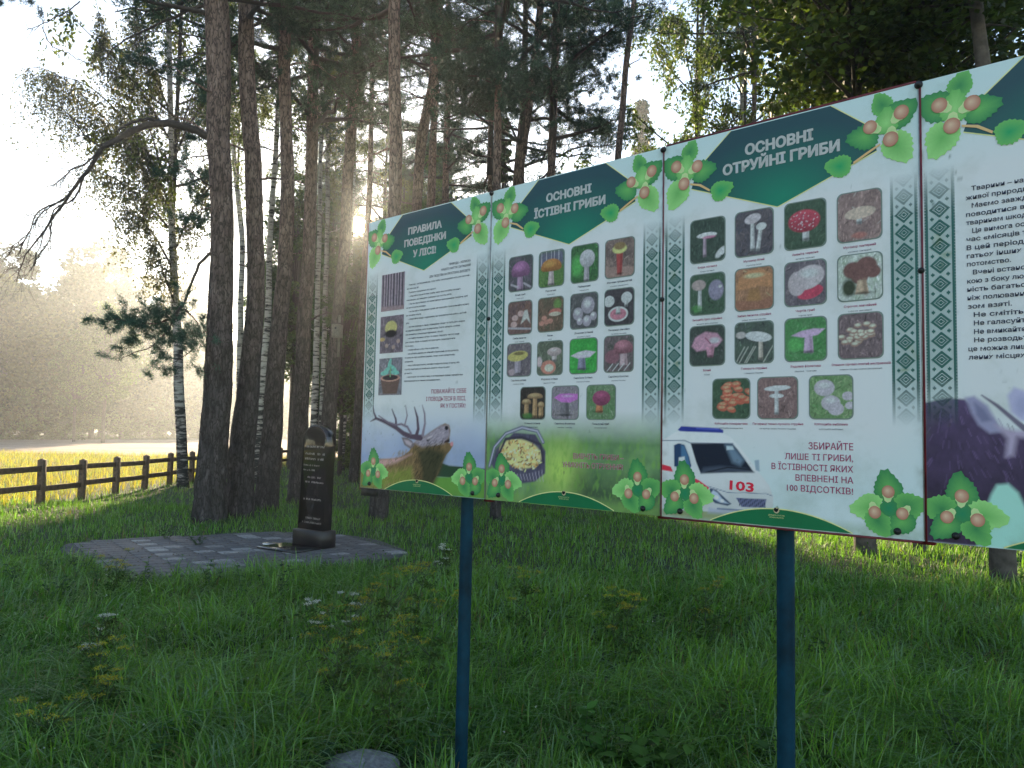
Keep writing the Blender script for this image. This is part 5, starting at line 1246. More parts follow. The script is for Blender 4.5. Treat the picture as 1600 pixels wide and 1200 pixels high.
BT = 'birch tree'
B1, SB1, RB1 = px_tree('birch_tree', 'white birch by the fence left of the near pines, leafy sprays hanging', BT, (287, 762), 22.0, [(286, 745, 19), (283, 650, 16), (278, 550, 15), (273, 450, 13), (269, 350, 11.5), (268, 250, 10), (266, 150, 9), (264, 60, 9), (263, 0, 8)], 24, 17, M_birch, BIRCH[1], 7.5, 31, 22, .12, .05, snags=3, scl=(1.15, 1.15, 1.1))
B2, _, _ = px_tree('birch_tree', 'birch seen through the gap between the two thickest pines', BT, (373, 735), 30.0, [(374, 640, 10), (375, 560, 10), (377, 450, 9), (379, 380, 9), (373, 320, 9), (366, 250, 8), (363, 150, 7), (360, 0, 6)], 12, 17, M_birch, BIRCH[2], 11, 32, 16, .2, .04, scl=(.8, .8, 1))
B3, _, _ = px_tree('birch_tree', 'crooked birch between the second and third pines', BT, (402, 760), 24.0, [(404, 700, 15), (410, 600, 14), (418, 520, 12), (421, 400, 9), (423, 350, 9), (428, 280, 9), (433, 200, 8), (436, 60, 7)], 17, 16, M_birch, BIRCH[0], 10, 33, 18, .15, .04, scl=(.8, .8, 1))
B4, _, _ = px_tree('birch_tree', 'bright birch just right of the fourth pine', BT, (489, 740), 27.5, [(490, 680, 12), (493, 600, 11), (495, 500, 9), (497, 430, 8), (500, 300, 7), (503, 100, 6)], 13, 17, M_birch, BIRCH[1], 11, 34, 16, .2, .04, scl=(.75, .75, 1))
B5, _, _ = px_tree('birch_tree', 'thinner birch beside the bright one, next to the birdhouse', BT, (502, 738), 28.5, [(503, 640, 8), (506, 560, 8), (508, 480, 8), (511, 380, 7), (512, 200, 6)], 10, 16, M_birch, BIRCH[2], 11, 35, 14, .2, .04, scl=(.7, .7, 1))
B6, _, _ = px_tree('birch_tree', 'slender birch standing right of the memorial stone', BT, (536, 735), 33.0, [(536, 710, 8), (539, 640, 7), (543, 560, 6), (546, 480, 6), (549, 400, 5), (556, 200, 4)], 9, 17, M_birch, BIRCH[0], 13.5, 36, 12, .25, .04, scl=(.5, .5, 1))
B7, _, _ = px_tree('birch_tree', 'birch above the left corner of the third panel', BT, (1086, 770), 21.5, [(1088, 500, 10), (1090, 200, 8), (1092, 120, 8), (1096, 60, 7), (1102, 0, 6)], 14, 16, M_birch, BIRCH[1], 7.0, 37, 16, .15, .04)
B8, _, _ = px_tree('birch_tree', 'birch with blotched bark close left of the thin reddish pine', BT, (1160, 775), 20.5, [(1161, 500, 11), (1161, 190, 9), (1160, 100, 8.5), (1162, 0, 8)], 15, 16, M_birch, BIRCH[0], 6.6, 38, 16, .15, .04)

# the arching dead limb and the dangling dead twigs of the first pine
def on_tree(tree, px, py, Y):
    q = at(px, py, Y); return np.array([q.x - tree.location.x, q.y - tree.location.y, q.z - tree.location.z])
rs = np.random.default_rng(77)
mb = MB()
def px_limb(mb, tree, pts, Y0, Y1, r0, r1, n=7, seg=26):
    P = [on_tree(tree, px, py, Y0 + (Y1 - Y0) * k / (len(pts) - 1)) for k, (px, py) in enumerate(pts)]
    S = smooth_path(P, seg); S[1:] += rs.normal(0, .008, (seg - 1, 3)); mb.tube(S, np.linspace(r0, r1, seg), n, cap=False); return S
main = px_limb(mb, P1, [(336, 220), (310, 205), (275, 194), (240, 194), (210, 203), (180, 220), (160, 230)], 14.2, 13.4, .085, .05)
up2 = px_limb(mb, P1, [(262, 195), (235, 187), (205, 192), (183, 205)], 13.9, 13.4, .035, .02)
ends = []
for pts, r0 in (([(160, 230), (140, 262), (118, 290), (100, 320), (80, 345), (60, 372), (40, 400), (25, 440)], .04), ([(160, 230), (140, 250), (110, 268), (80, 290), (62, 296)], .022), ([(150, 245), (132, 275), (115, 310), (90, 322), (75, 350), (62, 385), (50, 420)], .022), ([(118, 290), (98, 312), (60, 330), (45, 365), (20, 385), (0, 405)], .018), ([(80, 345), (78, 375), (60, 400), (48, 425)], .014), ([(160, 230), (145, 222), (128, 205), (112, 185), (96, 168), (70, 160)], .016), ([(100, 310), (70, 330), (50, 352), (35, 380), (12, 395)], .014)):
    S = px_limb(mb, P1, pts, 13.4, 12.9, r0, .006, 5, 18); ends.append(S)
for S in ends:
    for k in range(22):
        i_ = rs.integers(4, 17); d = (S[i_] - S[i_ - 1]); d /= np.linalg.norm(d); d = d * .6 + rs.normal(0, .6, 3) + [-.15, 0, -.25]; d /= np.linalg.norm(d); Lb = rs.uniform(.2, .75)
        Q = limb(mb, S[i_], S[i_] + d * Lb, -.06, .006, .002, rs, 3, 6, .2)
        for j in range(2):
            q0 = Q[rs.integers(2, 5)]; limb(mb, q0, q0 + (d + rs.normal(0, .6, 3)) * Lb * .4, -.03, .003, .0015, rs, 3, 4, .2)
dl = mb.build('dead_limb', M_twig, P1, smooth=True); tag(dl, 'long bare limb arching out over the fence with dense dead twigs')
# upper live-less branches reaching left
for pts, r0 in (([(335, 4), (300, 14), (265, 30), (230, 45), (200, 60), (175, 78), (160, 100), (152, 118)], .035), ([(326, 62), (300, 56), (270, 50), (232, 48)], .02), ([(125, 2), (105, 18), (85, 28), (60, 40), (40, 46)], .014), ([(66, 42), (80, 70), (100, 80), (130, 95), (160, 112)], .010), ([(345, 300), (330, 290), (312, 280), (290, 262), (262, 258)], .02)):
    mb = MB(); S = px_limb(mb, P1, pts, 14.2, 13.5, r0, .006, 5, 18)
    for k in range(8):
        i_ = rs.integers(5, 17); d = rs.normal(0, .7, 3) + [-.4, 0, -.1]; d /= np.linalg.norm(d); limb(mb, S[i_], S[i_] + d * rs.uniform(.2, .6), -.04, .006, .002, rs, 3, 5, .2)
    mb.build('dead_limb', M_twig, P1, smooth=True)
def shoots(c0, n_, ax, ay, az, rs_, bias):
    """needle tufts gathered on short shoots, appended to C and D"""
    m_ = max(3, n_ // 9)
    for _ in range(m_):
        p = c0 + rs_.normal(0, 1, 3) * [ax, ay, az]; d = rs_.normal(0, .7, 3) + bias; d /= np.linalg.norm(d); l_ = rs_.uniform(.10, .26)
        t_ = rs_.random((9, 1)); C.append(p + d * l_ * t_ + rs_.normal(0, .012, (9, 3))); D.append(d + rs_.normal(0, .25, (9, 3)))
# low green bough below the arch
mb = MB(); C = []; D = []
S = px_limb(mb, P1, [(334, 392), (318, 405), (300, 440), (284, 478), (262, 500), (225, 506), (190, 500), (165, 498)], 14.2, 13.8, .035, .008, 6, 22)
S2_ = px_limb(mb, P1, [(284, 478), (255, 525), (232, 545), (205, 552), (190, 560)], 14.0, 13.9, .02, .006, 5, 14)
S3_ = px_limb(mb, P1, [(336, 500), (318, 520), (300, 535), (296, 545)], 14.2, 14.5, .02, .008, 5, 12)
S4_ = px_limb(mb, P1, [(284, 478), (300, 495), (310, 510), (296, 550), (262, 570)], 14.0, 14.3, .015, .006, 5, 12)
for (px, py, sx_, sz_, n_) in ((175, 500, 14, 5, 90), (200, 502, 18, 9, 170), (232, 508, 18, 12, 170), (262, 512, 18, 16, 190), (235, 490, 14, 8, 80), (200, 552, 10, 10, 45), (215, 535, 12, 9, 60), (285, 500, 14, 16, 100), (300, 535, 14, 10, 90), (318, 545, 14, 10, 80), (322, 575, 10, 8, 40), (260, 572, 14, 9, 70), (290, 470, 12, 12, 50), (312, 510, 14, 12, 80), (255, 552, 8, 8, 25)):
    c0 = on_tree(P1, px, py, 14.0)
    shoots(c0, n_, sx_ * .0105, .2, sz_ * .0105, rs, (-.5, 0, .35))
bg_ = mb.build('bough', M_twig, P1, smooth=True)
C = np.concatenate(C); D = np.concatenate(D); D /= np.linalg.norm(D, axis=1)[:, None]
v, f, c = needles(C, D, 12, .11, .005, rs, (0.035, 0.085, 0.055))
obj('needle_spray', mesh_np('needle_spray', v, f, c, mats=(M_needle,)), bg_)

# drooping leafy limbs of the fence birch reaching far left
rs = np.random.default_rng(5); mb = MB(); C = []
def px_limb2(tree, pts, Y0, Y1, r0, leafn, drop, spread=.25, start=.25):
    S = px_limb(mb, tree, pts, Y0, Y1, r0, .006, 5, 24)
    for k in range(int(leafn * 1.3) // 26):
        s = rs.uniform(start, 1); i_ = int(s * 22); b0 = S[i_]; ls = rs.uniform(.3, 1.0) * drop
        t = np.linspace(0, 1, 6)[:, None]; o_ = rs.normal(0, spread, 3) * [1, 1, .3]
        W = b0 + o_ * np.sqrt(t) + np.array([0, 0, -1]) * ls * t ** 1.3 + rs.normal(0, .02, (6, 3))
        mb.tube(W, np.linspace(.005, .002, 6), 3, cap=False)
        u = rs.uniform(.05, 1, 26); ii = np.minimum(4, (u * 5).astype(int)); fr = (u * 5 - ii)[:, None]
        C.append(W[ii] * (1 - fr) + W[ii + 1] * fr + rs.normal(0, .07, (26, 3)))
for pts, n_, dr in (([(268, 330), (235, 280), (190, 215), (140, 160), (95, 120), (50, 105), (20, 130)], 3400, 2.6), ([(267, 290), (225, 230), (180, 170), (130, 130), (80, 118), (40, 125)], 2400, 2.2), ([(266, 220), (225, 150), (180, 90), (160, 40), (150, 0)], 2600, 2.4), ([(268, 360), (230, 320), (190, 285), (150, 265), (120, 262)], 1600, 1.3), ([(267, 250), (290, 180), (312, 120), (330, 80)], 1800, 2.2), ([(269, 400), (300, 330), (322, 290), (330, 250)], 1600, 2.0), ([(270, 420), (235, 360), (205, 330), (195, 330)], 1400, 1.6), ([(266, 180), (240, 110), (220, 60), (210, 0)], 2600, 2.4), ([(275, 480), (250, 410), (240, 370)], 900, 1.6), ([(268, 330), (240, 260), (210, 200), (185, 150)], 2200, 1.8)):
    px_limb2(B1, pts, 22.0, 20.5 + rs.uniform(-1, 1.5), .035, n_, dr)
sp = mb.build('limb', M_twig, B1, smooth=True)
v, f, c = leaves(np.concatenate(C), .055, rs, (0.070, 0.072, 0.042), .45)
obj('leaf_spray', mesh_np('leaf_spray', v, f, c, mats=(M_leaf,)), sp)
# dark pine tufts reaching into the top left from the near pines
rs = np.random.default_rng(15)
C = []; D = []; mb = MB()
for (px, py, n_, sx_, sz_) in ((235, 108, 110, 22, 14), (290, 112, 130, 24, 18), (262, 95, 60, 20, 10), (300, 20, 80, 26, 16), (320, 150, 50, 16, 10), (248, 265, 30, 30, 6), (300, 268, 80, 26, 10), (322, 290, 60, 14, 10), (312, 225, 50, 14, 16), (285, 345, 50, 22, 10), (316, 360, 60, 14, 12), (312, 312, 70, 12, 12), (20, 6, 50, 26, 4), (45, 2, 30, 16, 3)):
    c0 = on_tree(P1, px, py, 14.6); shoots(c0, n_, sx_ * .0085, .25, sz_ * .0085, rs, (-.4, 0, .4))
    tr_ = np.array([S1[int(np.argmin(np.abs(S1[:, 2] - c0[2] - .3)))][0], 0, c0[2] + .15]); 
    if px > 100: limb(mb, tr_, c0, .1, .018, .006, rs, 4, 8, .05)
sp = mb.build('bough', M_twig, P1, smooth=True)
C = np.concatenate(C); D = np.concatenate(D); D /= np.linalg.norm(D, axis=1)[:, None]
v, f, c = needles(C, D, 11, .12, .006, rs, (0.035, 0.075, 0.05)); obj('needle_spray', mesh_np('needle_spray', v, f, c, mats=(M_needle,)), sp)

# hanging dark boughs between the near trunks
rs = np.random.default_rng(25)
def boughs(tree, S, specs, Y, seed):
    global C, D
    rs_ = np.random.default_rng(seed); mb = MB(); C = []; D = []
    for (px, py, n_, sx_, sz_) in specs:
        c0 = on_tree(tree, px, py, Y + rs_.uniform(-.8, .8)); k_ = Y / FPX
        n_ = int(n_ * 1.7); shoots(c0, n_, sx_ * k_ * .8, .45, sz_ * k_ * .8, rs_, (0, 0, .35))
        i_ = int(np.argmin(np.abs(S[:, 2] - c0[2] - .2))); limb(mb, S[i_], c0, .15, .02, .006, rs_, 4, 8, .06)
    sp = mb.build('bough', M_twig, tree, smooth=True); sp['kind'] = 'stuff'
    C = np.concatenate(C); D = np.concatenate(D); D /= np.linalg.norm(D, axis=1)[:, None]
    v, f, c = needles(C, D, 10, .13, .007, rs_, (0.035, 0.07, 0.045)); obj('needle_spray', mesh_np('needle_spray', v, f, c, mats=(M_needle,)), sp)
boughs(P3, S3, [(420, 90, 60, 24, 20), (412, 118, 80, 26, 12), (465, 40, 110, 22, 26), (430, 20, 80, 26, 18), (400, 110, 40, 12, 10)], 16.2, 1)
boughs(P4, S4, [(500, 60, 160, 22, 30), (515, 110, 90, 18, 16), (470, 10, 120, 20, 14), (505, 10, 120, 24, 14), (520, 30, 80, 14, 20), (512, 200, 60, 20, 16), (500, 160, 80, 16, 16)], 18.0, 2)
boughs(P5, S5, [(585, 30, 130, 22, 24), (575, 80, 60, 14, 14), (600, 20, 90, 16, 16), (530, 20, 100, 16, 18), (570, 0, 80, 20, 10), (525, 130, 60, 16, 12)], 20.0, 3)
boughs(P12, S12, [(705, 60, 120, 20, 20), (720, 110, 190, 26, 18), (745, 130, 220, 30, 24), (770, 110, 160, 26, 20), (800, 115, 150, 26, 18), (830, 130, 160, 30, 22), (735, 165, 120, 24, 14), (700, 125, 110, 18, 20), (790, 150, 90, 20, 12), (765, 95, 90, 20, 10)], 15.2, 4)
boughs(P14, S14, [(880, 20, 260, 40, 26), (930, 20, 240, 40, 20), (860, 60, 180, 26, 24), (910, 60, 220, 36, 22), (940, 75, 170, 26, 22), (880, 110, 150, 26, 20), (930, 130, 150, 34, 20), (890, 165, 130, 26, 20), (850, 140, 120, 24, 22), (920, 180, 130, 26, 16), (960, 10, 120, 20, 10), (900, 200, 120, 28, 16)], 19.0, 5)

# ---- the wood behind: trees one can tell apart but nothing tells apart by look
def simple_trunk(H, r_, mat, seed, n=10):
    rs_ = np.random.default_rng(seed)
    P = [(0, 0, -.3), (rs_.normal(0, .08), rs_.normal(0, .08), H * .33), (rs_.normal(0, .2), rs_.normal(0, .2), H * .66), (rs_.normal(0, .1), rs_.normal(0, .1), H)]
    v, f, S, rd = bark_tube(P, [r_, r_ * .8, r_ * .6, r_ * .3], n, .35, .06, seed, .25)
    return mesh_np('trunk', v, f, smooth=True, mats=(mat,))
TP = [simple_trunk(13, .17, M_pine, s) for s in (1, 2, 3)]
TB = [simple_trunk(12, .11, M_birch, s) for s in (4, 5, 6)]
TD = [simple_trunk(9, .14, M_darkbark, s) for s in (7, 8)]
TF = [simple_trunk(9, .3, M_darkbark, s) for s in (9, 10)]
KINDS_ = {
 'pine': ('pine_tree', 'pine tree', 'slim pine in the wood behind the board', 'pines in the wood behind', TP, PINE, 8.0),
 'birch': ('birch_tree', 'birch tree', 'pale birch in the wood behind the board', 'birches in the wood behind', TB, BIRCH, 5.5),
 'broad': ('leafy_tree', 'tree', 'leafy green tree in the wood behind the board', 'leafy trees in the wood behind', TD, BROAD, 2.6),
 'spruce': ('spruce_tree', 'spruce tree', 'dark pointed spruce in the wood behind the board', 'spruces in the wood behind', TD, SPRUCE, .5),
 'far': ('far_tree', 'tree', 'tall broad tree fading into the haze along the far field edge', 'hazy trees beyond the field', TF, FAR, .2),
 'bush': ('bush', 'bush', 'low green bush among the trunks behind the fence', 'bushes under the wood', None, BUSH, 0),
}
def wood_tree(kind, x, y, s, seed, label=None, group=True, name=None):
    nm, cat, lb, gp, trs, crs, ch = KINDS_[kind]
    rs_ = random.Random(seed)
    t_ = thing(name or nm, label or lb, cat, (x, y, gzf(x, y)), rs_.uniform(0, 6.28), gp if group else None)
    if trs: tr = obj('trunk', rs_.choice(trs), t_); tr.scale = (s, s, s)
    c = obj('crown', rs_.choice(crs)[0] if kind in ('far', 'bush') else None, t_) if kind in ('far', 'bush') else None
    if c is None: c = crown_on(t_, rs_.choice(crs), (0, 0, ch * s), rs_.uniform(0, 6.28), (s * rs_.uniform(.85, 1.1),) * 2 + (s,))
    else: c.location = (0, 0, ch * s); c.scale = (s * rs_.uniform(.9, 1.15),) * 2 + (s,)
    return t_

# the wood round the far field: near and tall on the left, receding to the right
rs = random.Random(8)
def far_h(px):   # skyline height in px above the horizon as it stands along the field edge
    return np.interp(px, [-260, 0, 60, 110, 200, 260, 330, 420, 520, 700, 900, 1300, 1700], [400, 365, 335, 320, 335, 305, 255, 180, 140, 150, 170, 170, 170])
def far_y(px): return np.interp(px, [-300, -200, 0, 100, 200, 300, 400, 500, 1800], [62, 68, 86, 94, 108, 135, 175, 190, 190])
FLAB = ['tall broad tree in the front row of the hazy wood round the field', 'pale green hazy tree standing proud of the wood beyond the field', 'rounded hazy tree in the second row beyond the field']
for row, (dY, n_) in enumerate(((0, 34), (9, 30), (20, 26))):
    for k in range(n_):
        px = -300 + (900 if k < n_ * .6 else 1) * 0 + (940 * k / (n_ * .62) if k < n_ * .62 else 940 + (k - n_ * .62) * 1200 / (n_ * .38)) + rs.uniform(-12, 12)
        y = float(far_y(px)) + dY + rs.uniform(-3, 3); x = (px - 800) / FPX * y
        h = far_h(px) / FPX * y * rs.uniform(.78, 1.0); s = min(1.42, h / 20.0)
        t_ = wood_tree('far', x, y, s, 1000 + row * 100 + k, FLAB[0] if row == 0 else FLAB[2])
        for c_ in t_.children: c_.scale = (s * 1.05, s * 1.05, s)
for k in range(60):
    px = -260 + 820 * (k + rs.random()) / 60; y = float(far_y(px)) - 2 + rs.uniform(-1.5, 1.5)
    t_ = wood_tree('bush', (px - 800) / FPX * y, y, rs.uniform(2.0, 3.6), 1500 + k, 'bushy hazy shrub at the foot of the far trees', False); t_['group'] = 'shrubs at the far field edge'
for k, (px, y, s, lb) in enumerate(((165, 78, .62, 'lighter leafy tree standing out from the hazy wood beside the low pine bough'), (120, 80, .5, 'lighter rounded tree below left of the low pine bough, before the hazy wood'))):
    wood_tree('broad', (px - 800) / FPX * y, y, s * 2.2, 1800 + k, lb, False)
for k in range(26):                                   # the wood goes on round the left side of the field
    s = rs.uniform(1.0, 1.3); t_ = wood_tree('far', -66 - 9 * (k % 2) + rs.uniform(-2, 2), 60 - k * 4.2 + rs.uniform(-1, 1), s, 1850 + k, FLAB[0] if k % 2 == 0 else FLAB[2])
# young leafy trees added below the sun's line to shade the near grass
for k, (y, s) in enumerate(((29.5, .74), (40, .92), (47, 1.06))):
    wood_tree('broad', math.tan(SUN_AZ) * y + .4 * (k - 1), y, s, 1900 + k, ['young leafy tree under the sun, nearest the birches', 'young leafy tree under the sun, second in line', 'young leafy tree under the sun, farthest in line'][k], False)

# middle wood
rs = random.Random(31)
placed = list(TREES)
def ok(x, y, dmin):
    return all((x - a) ** 2 + (y - b_) ** 2 > dmin * dmin for a, b_ in placed)
cnt = 0
SUNX = math.tan(SUN_AZ)
for k in range(6000):
    y = 23 + 50 * rs.random() ** 1.25; lo = -0.262 * y + .6; hi = .80 * y + 7
    x = rs.uniform(lo, hi)
    if not ok(x, y, 1.55 + y * .012): continue
    if abs(x - SUNX * y) < 1.0: continue
    if abs(x - (8.0 - .207 * (y - 13))) < 5.0 and y < 85: continue
    dark_side = x / y
    r_ = rs.random()
    kind = ('pine' if r_ < .45 else 'birch' if r_ < .68 else 'broad' if r_ < .88 else 'spruce')
    if x / y > .15: kind = ('birch' if r_ < .38 else 'broad' if r_ < .72 else 'pine' if r_ < .88 else 'spruce')
    s = rs.uniform(.85, 1.2)
    if .08 < x / y < .22: s *= .82       # the lower gap of sky above the second panel
    wood_tree(kind, x, y, s, 2000 + k); placed.append((x, y)); cnt += 1
    if cnt >= 255: break
for kd, y, dx_, s, lb in (('pine', 37, 1.3, 1.12, 'slim pine just right of the low sun'), ('broad', 43, -1.0, 1.30, 'leafy tree just left of the low sun'), ('pine', 46, -1.5, 1.2, 'slim pine just left of the low sun'), ('broad', 50, 1.2, 1.5, 'tall leafy tree just right of the low sun')):
    wood_tree(kd, SUNX * y + dx_, y, s, 4200 + y, lb, False); placed.append((SUNX * y + dx_, y))
for x, y, s in ((-10.3, 36, .95), (-11.6, 43, 1.0), (-9.4, 33, .9), (-11.0, 48, 1.1), (-13.0, 52, 1.05)):  # leafy trees added to keep the sun off the paving, crowns set high
    t_ = wood_tree('broad', x, y, s, int(4000 + y)); [setattr(c_, 'location', (0, 0, 4.2)) for c_ in t_.children if c_.name.startswith('crown')]; placed.append((x, y))
# bushes under the wood
cnt = 0
for k in range(900):
    y = 27 + 40 * rs.random(); x = rs.uniform(-.27 * y, .75 * y)
    if not ok(x, y, 1.0) or (abs(x - (8.0 - .207 * (y - 13))) < 1.8 and y < 40): continue
    wood_tree('bush', x, y, rs.uniform(.7, 1.5), 5000 + k); placed.append((x, y)); cnt += 1
    if cnt >= 110: break
# a tall spruce whose tip stands in the gap of sky
wood_tree('spruce', at(1003, 95, 48).x, 48, 1.62, 77, 'tall spruce with a pale narrow tip in the gap of sky', False)

# the crowns leave a gap where the low sun looks through
bpy.context.view_layer.update()
sd_ = np.array(sun_dir); o0 = np.array([0, 0, CAM_H])
for ob in list(bpy.data.objects):
    if ob.type != 'MESH' or not ob.name.startswith(('crown', 'limb')) or ob.parent is None: continue
    mw = np.array(ob.matrix_world); me = ob.data; bb = np.array([mw[:3, :3] @ np.array(c_) + mw[:3, 3] for c_ in ob.bound_box]); ce = bb.mean(0) - o0; rad_ = np.linalg.norm(bb - bb.mean(0), axis=1).max()
    tt = ce @ sd_
    if tt < 5 or np.linalg.norm(ce - tt * sd_) > rad_ + .5: continue
    v = np.zeros(len(me.vertices) * 3, np.float32); me.vertices.foreach_get('co', v); v = v.reshape(-1, 3)
    wv_ = v @ mw[:3, :3].T + mw[:3, 3] - o0; tq = wv_ @ sd_; dist = np.linalg.norm(wv_ - tq[:, None] * sd_, axis=1)
    bad = dist < tq * math.tan(R(.55))
    lv = np.zeros(len(me.loops), np.int32); me.loops.foreach_get('vertex_index', lv)
    ls0 = np.zeros(len(me.polygons), np.int32); me.polygons.foreach_get('loop_start', ls0); lt = np.zeros(len(me.polygons), np.int32); me.polygons.foreach_get('loop_total', lt)
    pb = np.maximum.reduceat(bad[lv], ls0)
    if not pb.any(): continue
    cc_ = None
    if 'Col' in me.color_attributes:
        cc_ = np.zeros(len(v) * 4, np.float32); me.color_attributes['Col'].data.foreach_get('color', cc_); cc_ = cc_.reshape(-1, 4)[:, :3]
    fs = []
    for q in np.unique(lt):
        k_ = (~pb) & (lt == q)
        if k_.any(): fs.append(lv[ls0[k_][:, None] + np.arange(q)[None]])
    ob.data = mesh_np(me.name, v, fs, cc_, mats=list(me.materials))

# ---- birdhouse
bp = at(526, 515, 19.85)
bh = thing('birdhouse', 'small grey wooden birdhouse fixed to the leaning pine', 'birdhouse', (bp.x, 19.92, bp.z - .2), R(-14))
Mw = simple('weathered_wood', (.20, .18, .155), .85, nscale=20, var=.3); 
mb = MB(); mb.box((-.115, -.1, 0), (.115, .1, .34), bev=.004); mb.build('body', Mw, bh)
mb = MB(); mb.add([(-.14, -.16, .345), (.14, -.16, .345), (.14, .12, .375), (-.14, .12, .375), (-.14, -.16, .365), (.14, -.16, .365), (.14, .12, .395), (-.14, .12, .395)], np.array([(0, 3, 2, 1), (4, 5, 6, 7), (0, 1, 5, 4), (1, 2, 6, 5), (2, 3, 7, 6), (3, 0, 4, 7)])); mb.build('roof', M_darkbark, bh)
mb = MB(); mb.tube([(0, -.101, .24), (0, -.104, .24)], .028, 14); mb.build('entrance_hole', M_bolt, bh)
mb = MB(); mb.box((-.03, .1, -.5), (.03, .125, .6)); mb.build('mounting_batten', Mw, bh)
# ------------------------------------------------------------------ grass and weeds
def blades(n, region, hmin, hmax, wid, seed, seg=3, colr=None, lean=.55, clump=.0):
    rs = np.random.default_rng(seed)
    x, y = region(rs, n); n = len(x)
    z = gz(x, y)
    pat = fbm(x * .55, y * .55, 0, 3, 61); pat2 = fbm(x * 2.1, y * 2.1, 0, 2, 71)
    h = rs.uniform(hmin, hmax, n) * (.35 + .7 * pat2 + .65 * fbm(x * 1.1, y * 1.1, 3, 2, 77)) 
    a = rs.uniform(0, 2 * np.pi, n) * .8 + 6 * fbm(x * .8, y * .8, 0, 2, 81)
    ln = lean * rs.uniform(.2, 1.7, n) * h
    dx, dy = np.cos(a), np.sin(a); px_, py_ = -dy, dx
    w_ = wid * rs.uniform(.6, 1.3, n)
    V = []; 
    for k in range(seg + 1):
        t_ = k / seg
        hz_ = h * (t_ - .38 * t_ ** 3 * np.minimum(1.6, ln / h * 1.4)); o_ = ln * t_ ** 2
        ww = w_ * (1 - t_ ** 1.5) * (1.0 if k < seg else 0) * (.75 if k == 0 else 1)
        cx_ = x + dx * o_; cy_ = y + dy * o_
        if k < seg:
            V.append(np.stack([cx_ - px_ * ww, cy_ - py_ * ww, z - .02 + hz_], -1)); V.append(np.stack([cx_ + px_ * ww, cy_ + py_ * ww, z - .02 + hz_], -1))
        else: V.append(np.stack([cx_, cy_, z - .02 + hz_], -1))
    nv = 2 * seg + 1
    v = np.stack(V, 1).reshape(-1, 3)
    b = (np.arange(n) * nv)[:, None]
    q = np.concatenate([b + np.array([[2 * k, 2 * k + 1, 2 * k + 3, 2 * k + 2]]) for k in range(seg - 1)]) if seg > 1 else np.zeros((0, 4), int)
    tr = b + np.array([[2 * seg - 2, 2 * seg - 1, 2 * seg]])
    cA, cB, cC = [np.array(c_) for c_ in (colr or ((.085, .195, .028), (.165, .28, .040), (.18, .29, .10)))]
    m1 = np.clip(pat * 1.6 - .3 + rs.normal(0, .25, n), 0, 1)[:, None]; m2 = (rs.random(n) < .25)[:, None]
    c = cA * (1 - m1) + cB * m1; c = np.where(m2, cC * (0.8 + .6 * rs.random((n, 1))), c) * rs.uniform(.65, 1.35, (n, 1)) * (.75 + .5 * pat2[:, None])
    pale = (rs.random(n) < .15)[:, None]; c = np.where(pale, np.array([.23, .33, .18]), c)  # pale colour on scattered blades stands in for glossy highlights
    dry = (rs.random(n) < .03)[:, None]; c = np.where(dry, np.array([.19, .16, .07]), c)
    return v, q, tr, np.repeat(c, nv, 0)
def in_plaza(x, y, k=1.0): return np.hypot(x - PC.x, y - PC.y) < plaza_r(np.arctan2(y - PC.y, x - PC.x)) * 1.02
def wedge(y0, y1, kl=-.80, kr=.80, marg=.7, pw=1.0, tall=False):
    def f(rs, n):
        y = y0 + (y1 - y0) * rs.random(n) ** pw; x = (kl * y - marg) + rs.random(n) * ((kr - kl) * y + 2 * marg)
        keep = ~in_plaza(x, y) & ~((np.abs(x + .72) < .32) & (y > 3.3) & (y < 4.45))
        # in front of the paving the grass stays lower
        return x[keep], y[keep]
    return f
def wedge2(rs, n):
    y = 16 + 30 * rs.random(n) ** 1.15; lo = np.maximum(-.66 * y - 1, -10.1); x = lo + rs.random(n) * (.80 * y + 1 - lo); return x, y
def grass_obj(name, parts, mat_=None):
    V = []; Q = []; T = []; C_ = []; o_ = 0
    for v, q, tr, c in parts:
        V.append(v); Q.append(q + o_); T.append(tr + o_); C_.append(c); o_ += len(v)
    me = mesh_np(name, np.concatenate(V), [np.concatenate(Q), np.concatenate(T)], np.concatenate(C_), mats=(mat_ or M_grass,))
    return tag(obj(name, me), kind='stuff')
grass_obj('grass', [
    blades(46000, wedge(2.3, 5.6, marg=.5), .20, .46, .0064, 1, 4, lean=1.0),
    blades(48000, wedge(5.0, 9.5), .14, .36, .0075, 2, 3, lean=.95),
    blades(46000, wedge(9.0, 17), .08, .24, .0085, 3, 2, lean=.6),
    blades(5000, lambda rs, n: (lambda a, r_: (PC.x + plaza_r(a) * r_ * np.cos(a), PC.y + plaza_r(a) * r_ * np.sin(a)))(rs.uniform(0, 6.28, n), rs.uniform(.90, 1.06, n)), .04, .12, .004, 8, 2, lean=.7),
])
grass_obj('grass', [blades(56000, wedge2, .10, .26, .013, 4, 1, lean=.5)])
def meadow(rs, n):
    y = 3 + 43 * rs.random(n) ** .9; x = -10.15 - rs.random(n) * (.45 * y + 9); return x, y
grass_obj('meadow_grass', [blades(62000, meadow, .15, .42, .010, 5, 2, ((.24, .25, .04), (.40, .33, .07), (.30, .30, .06)), .5)], M_meadow)

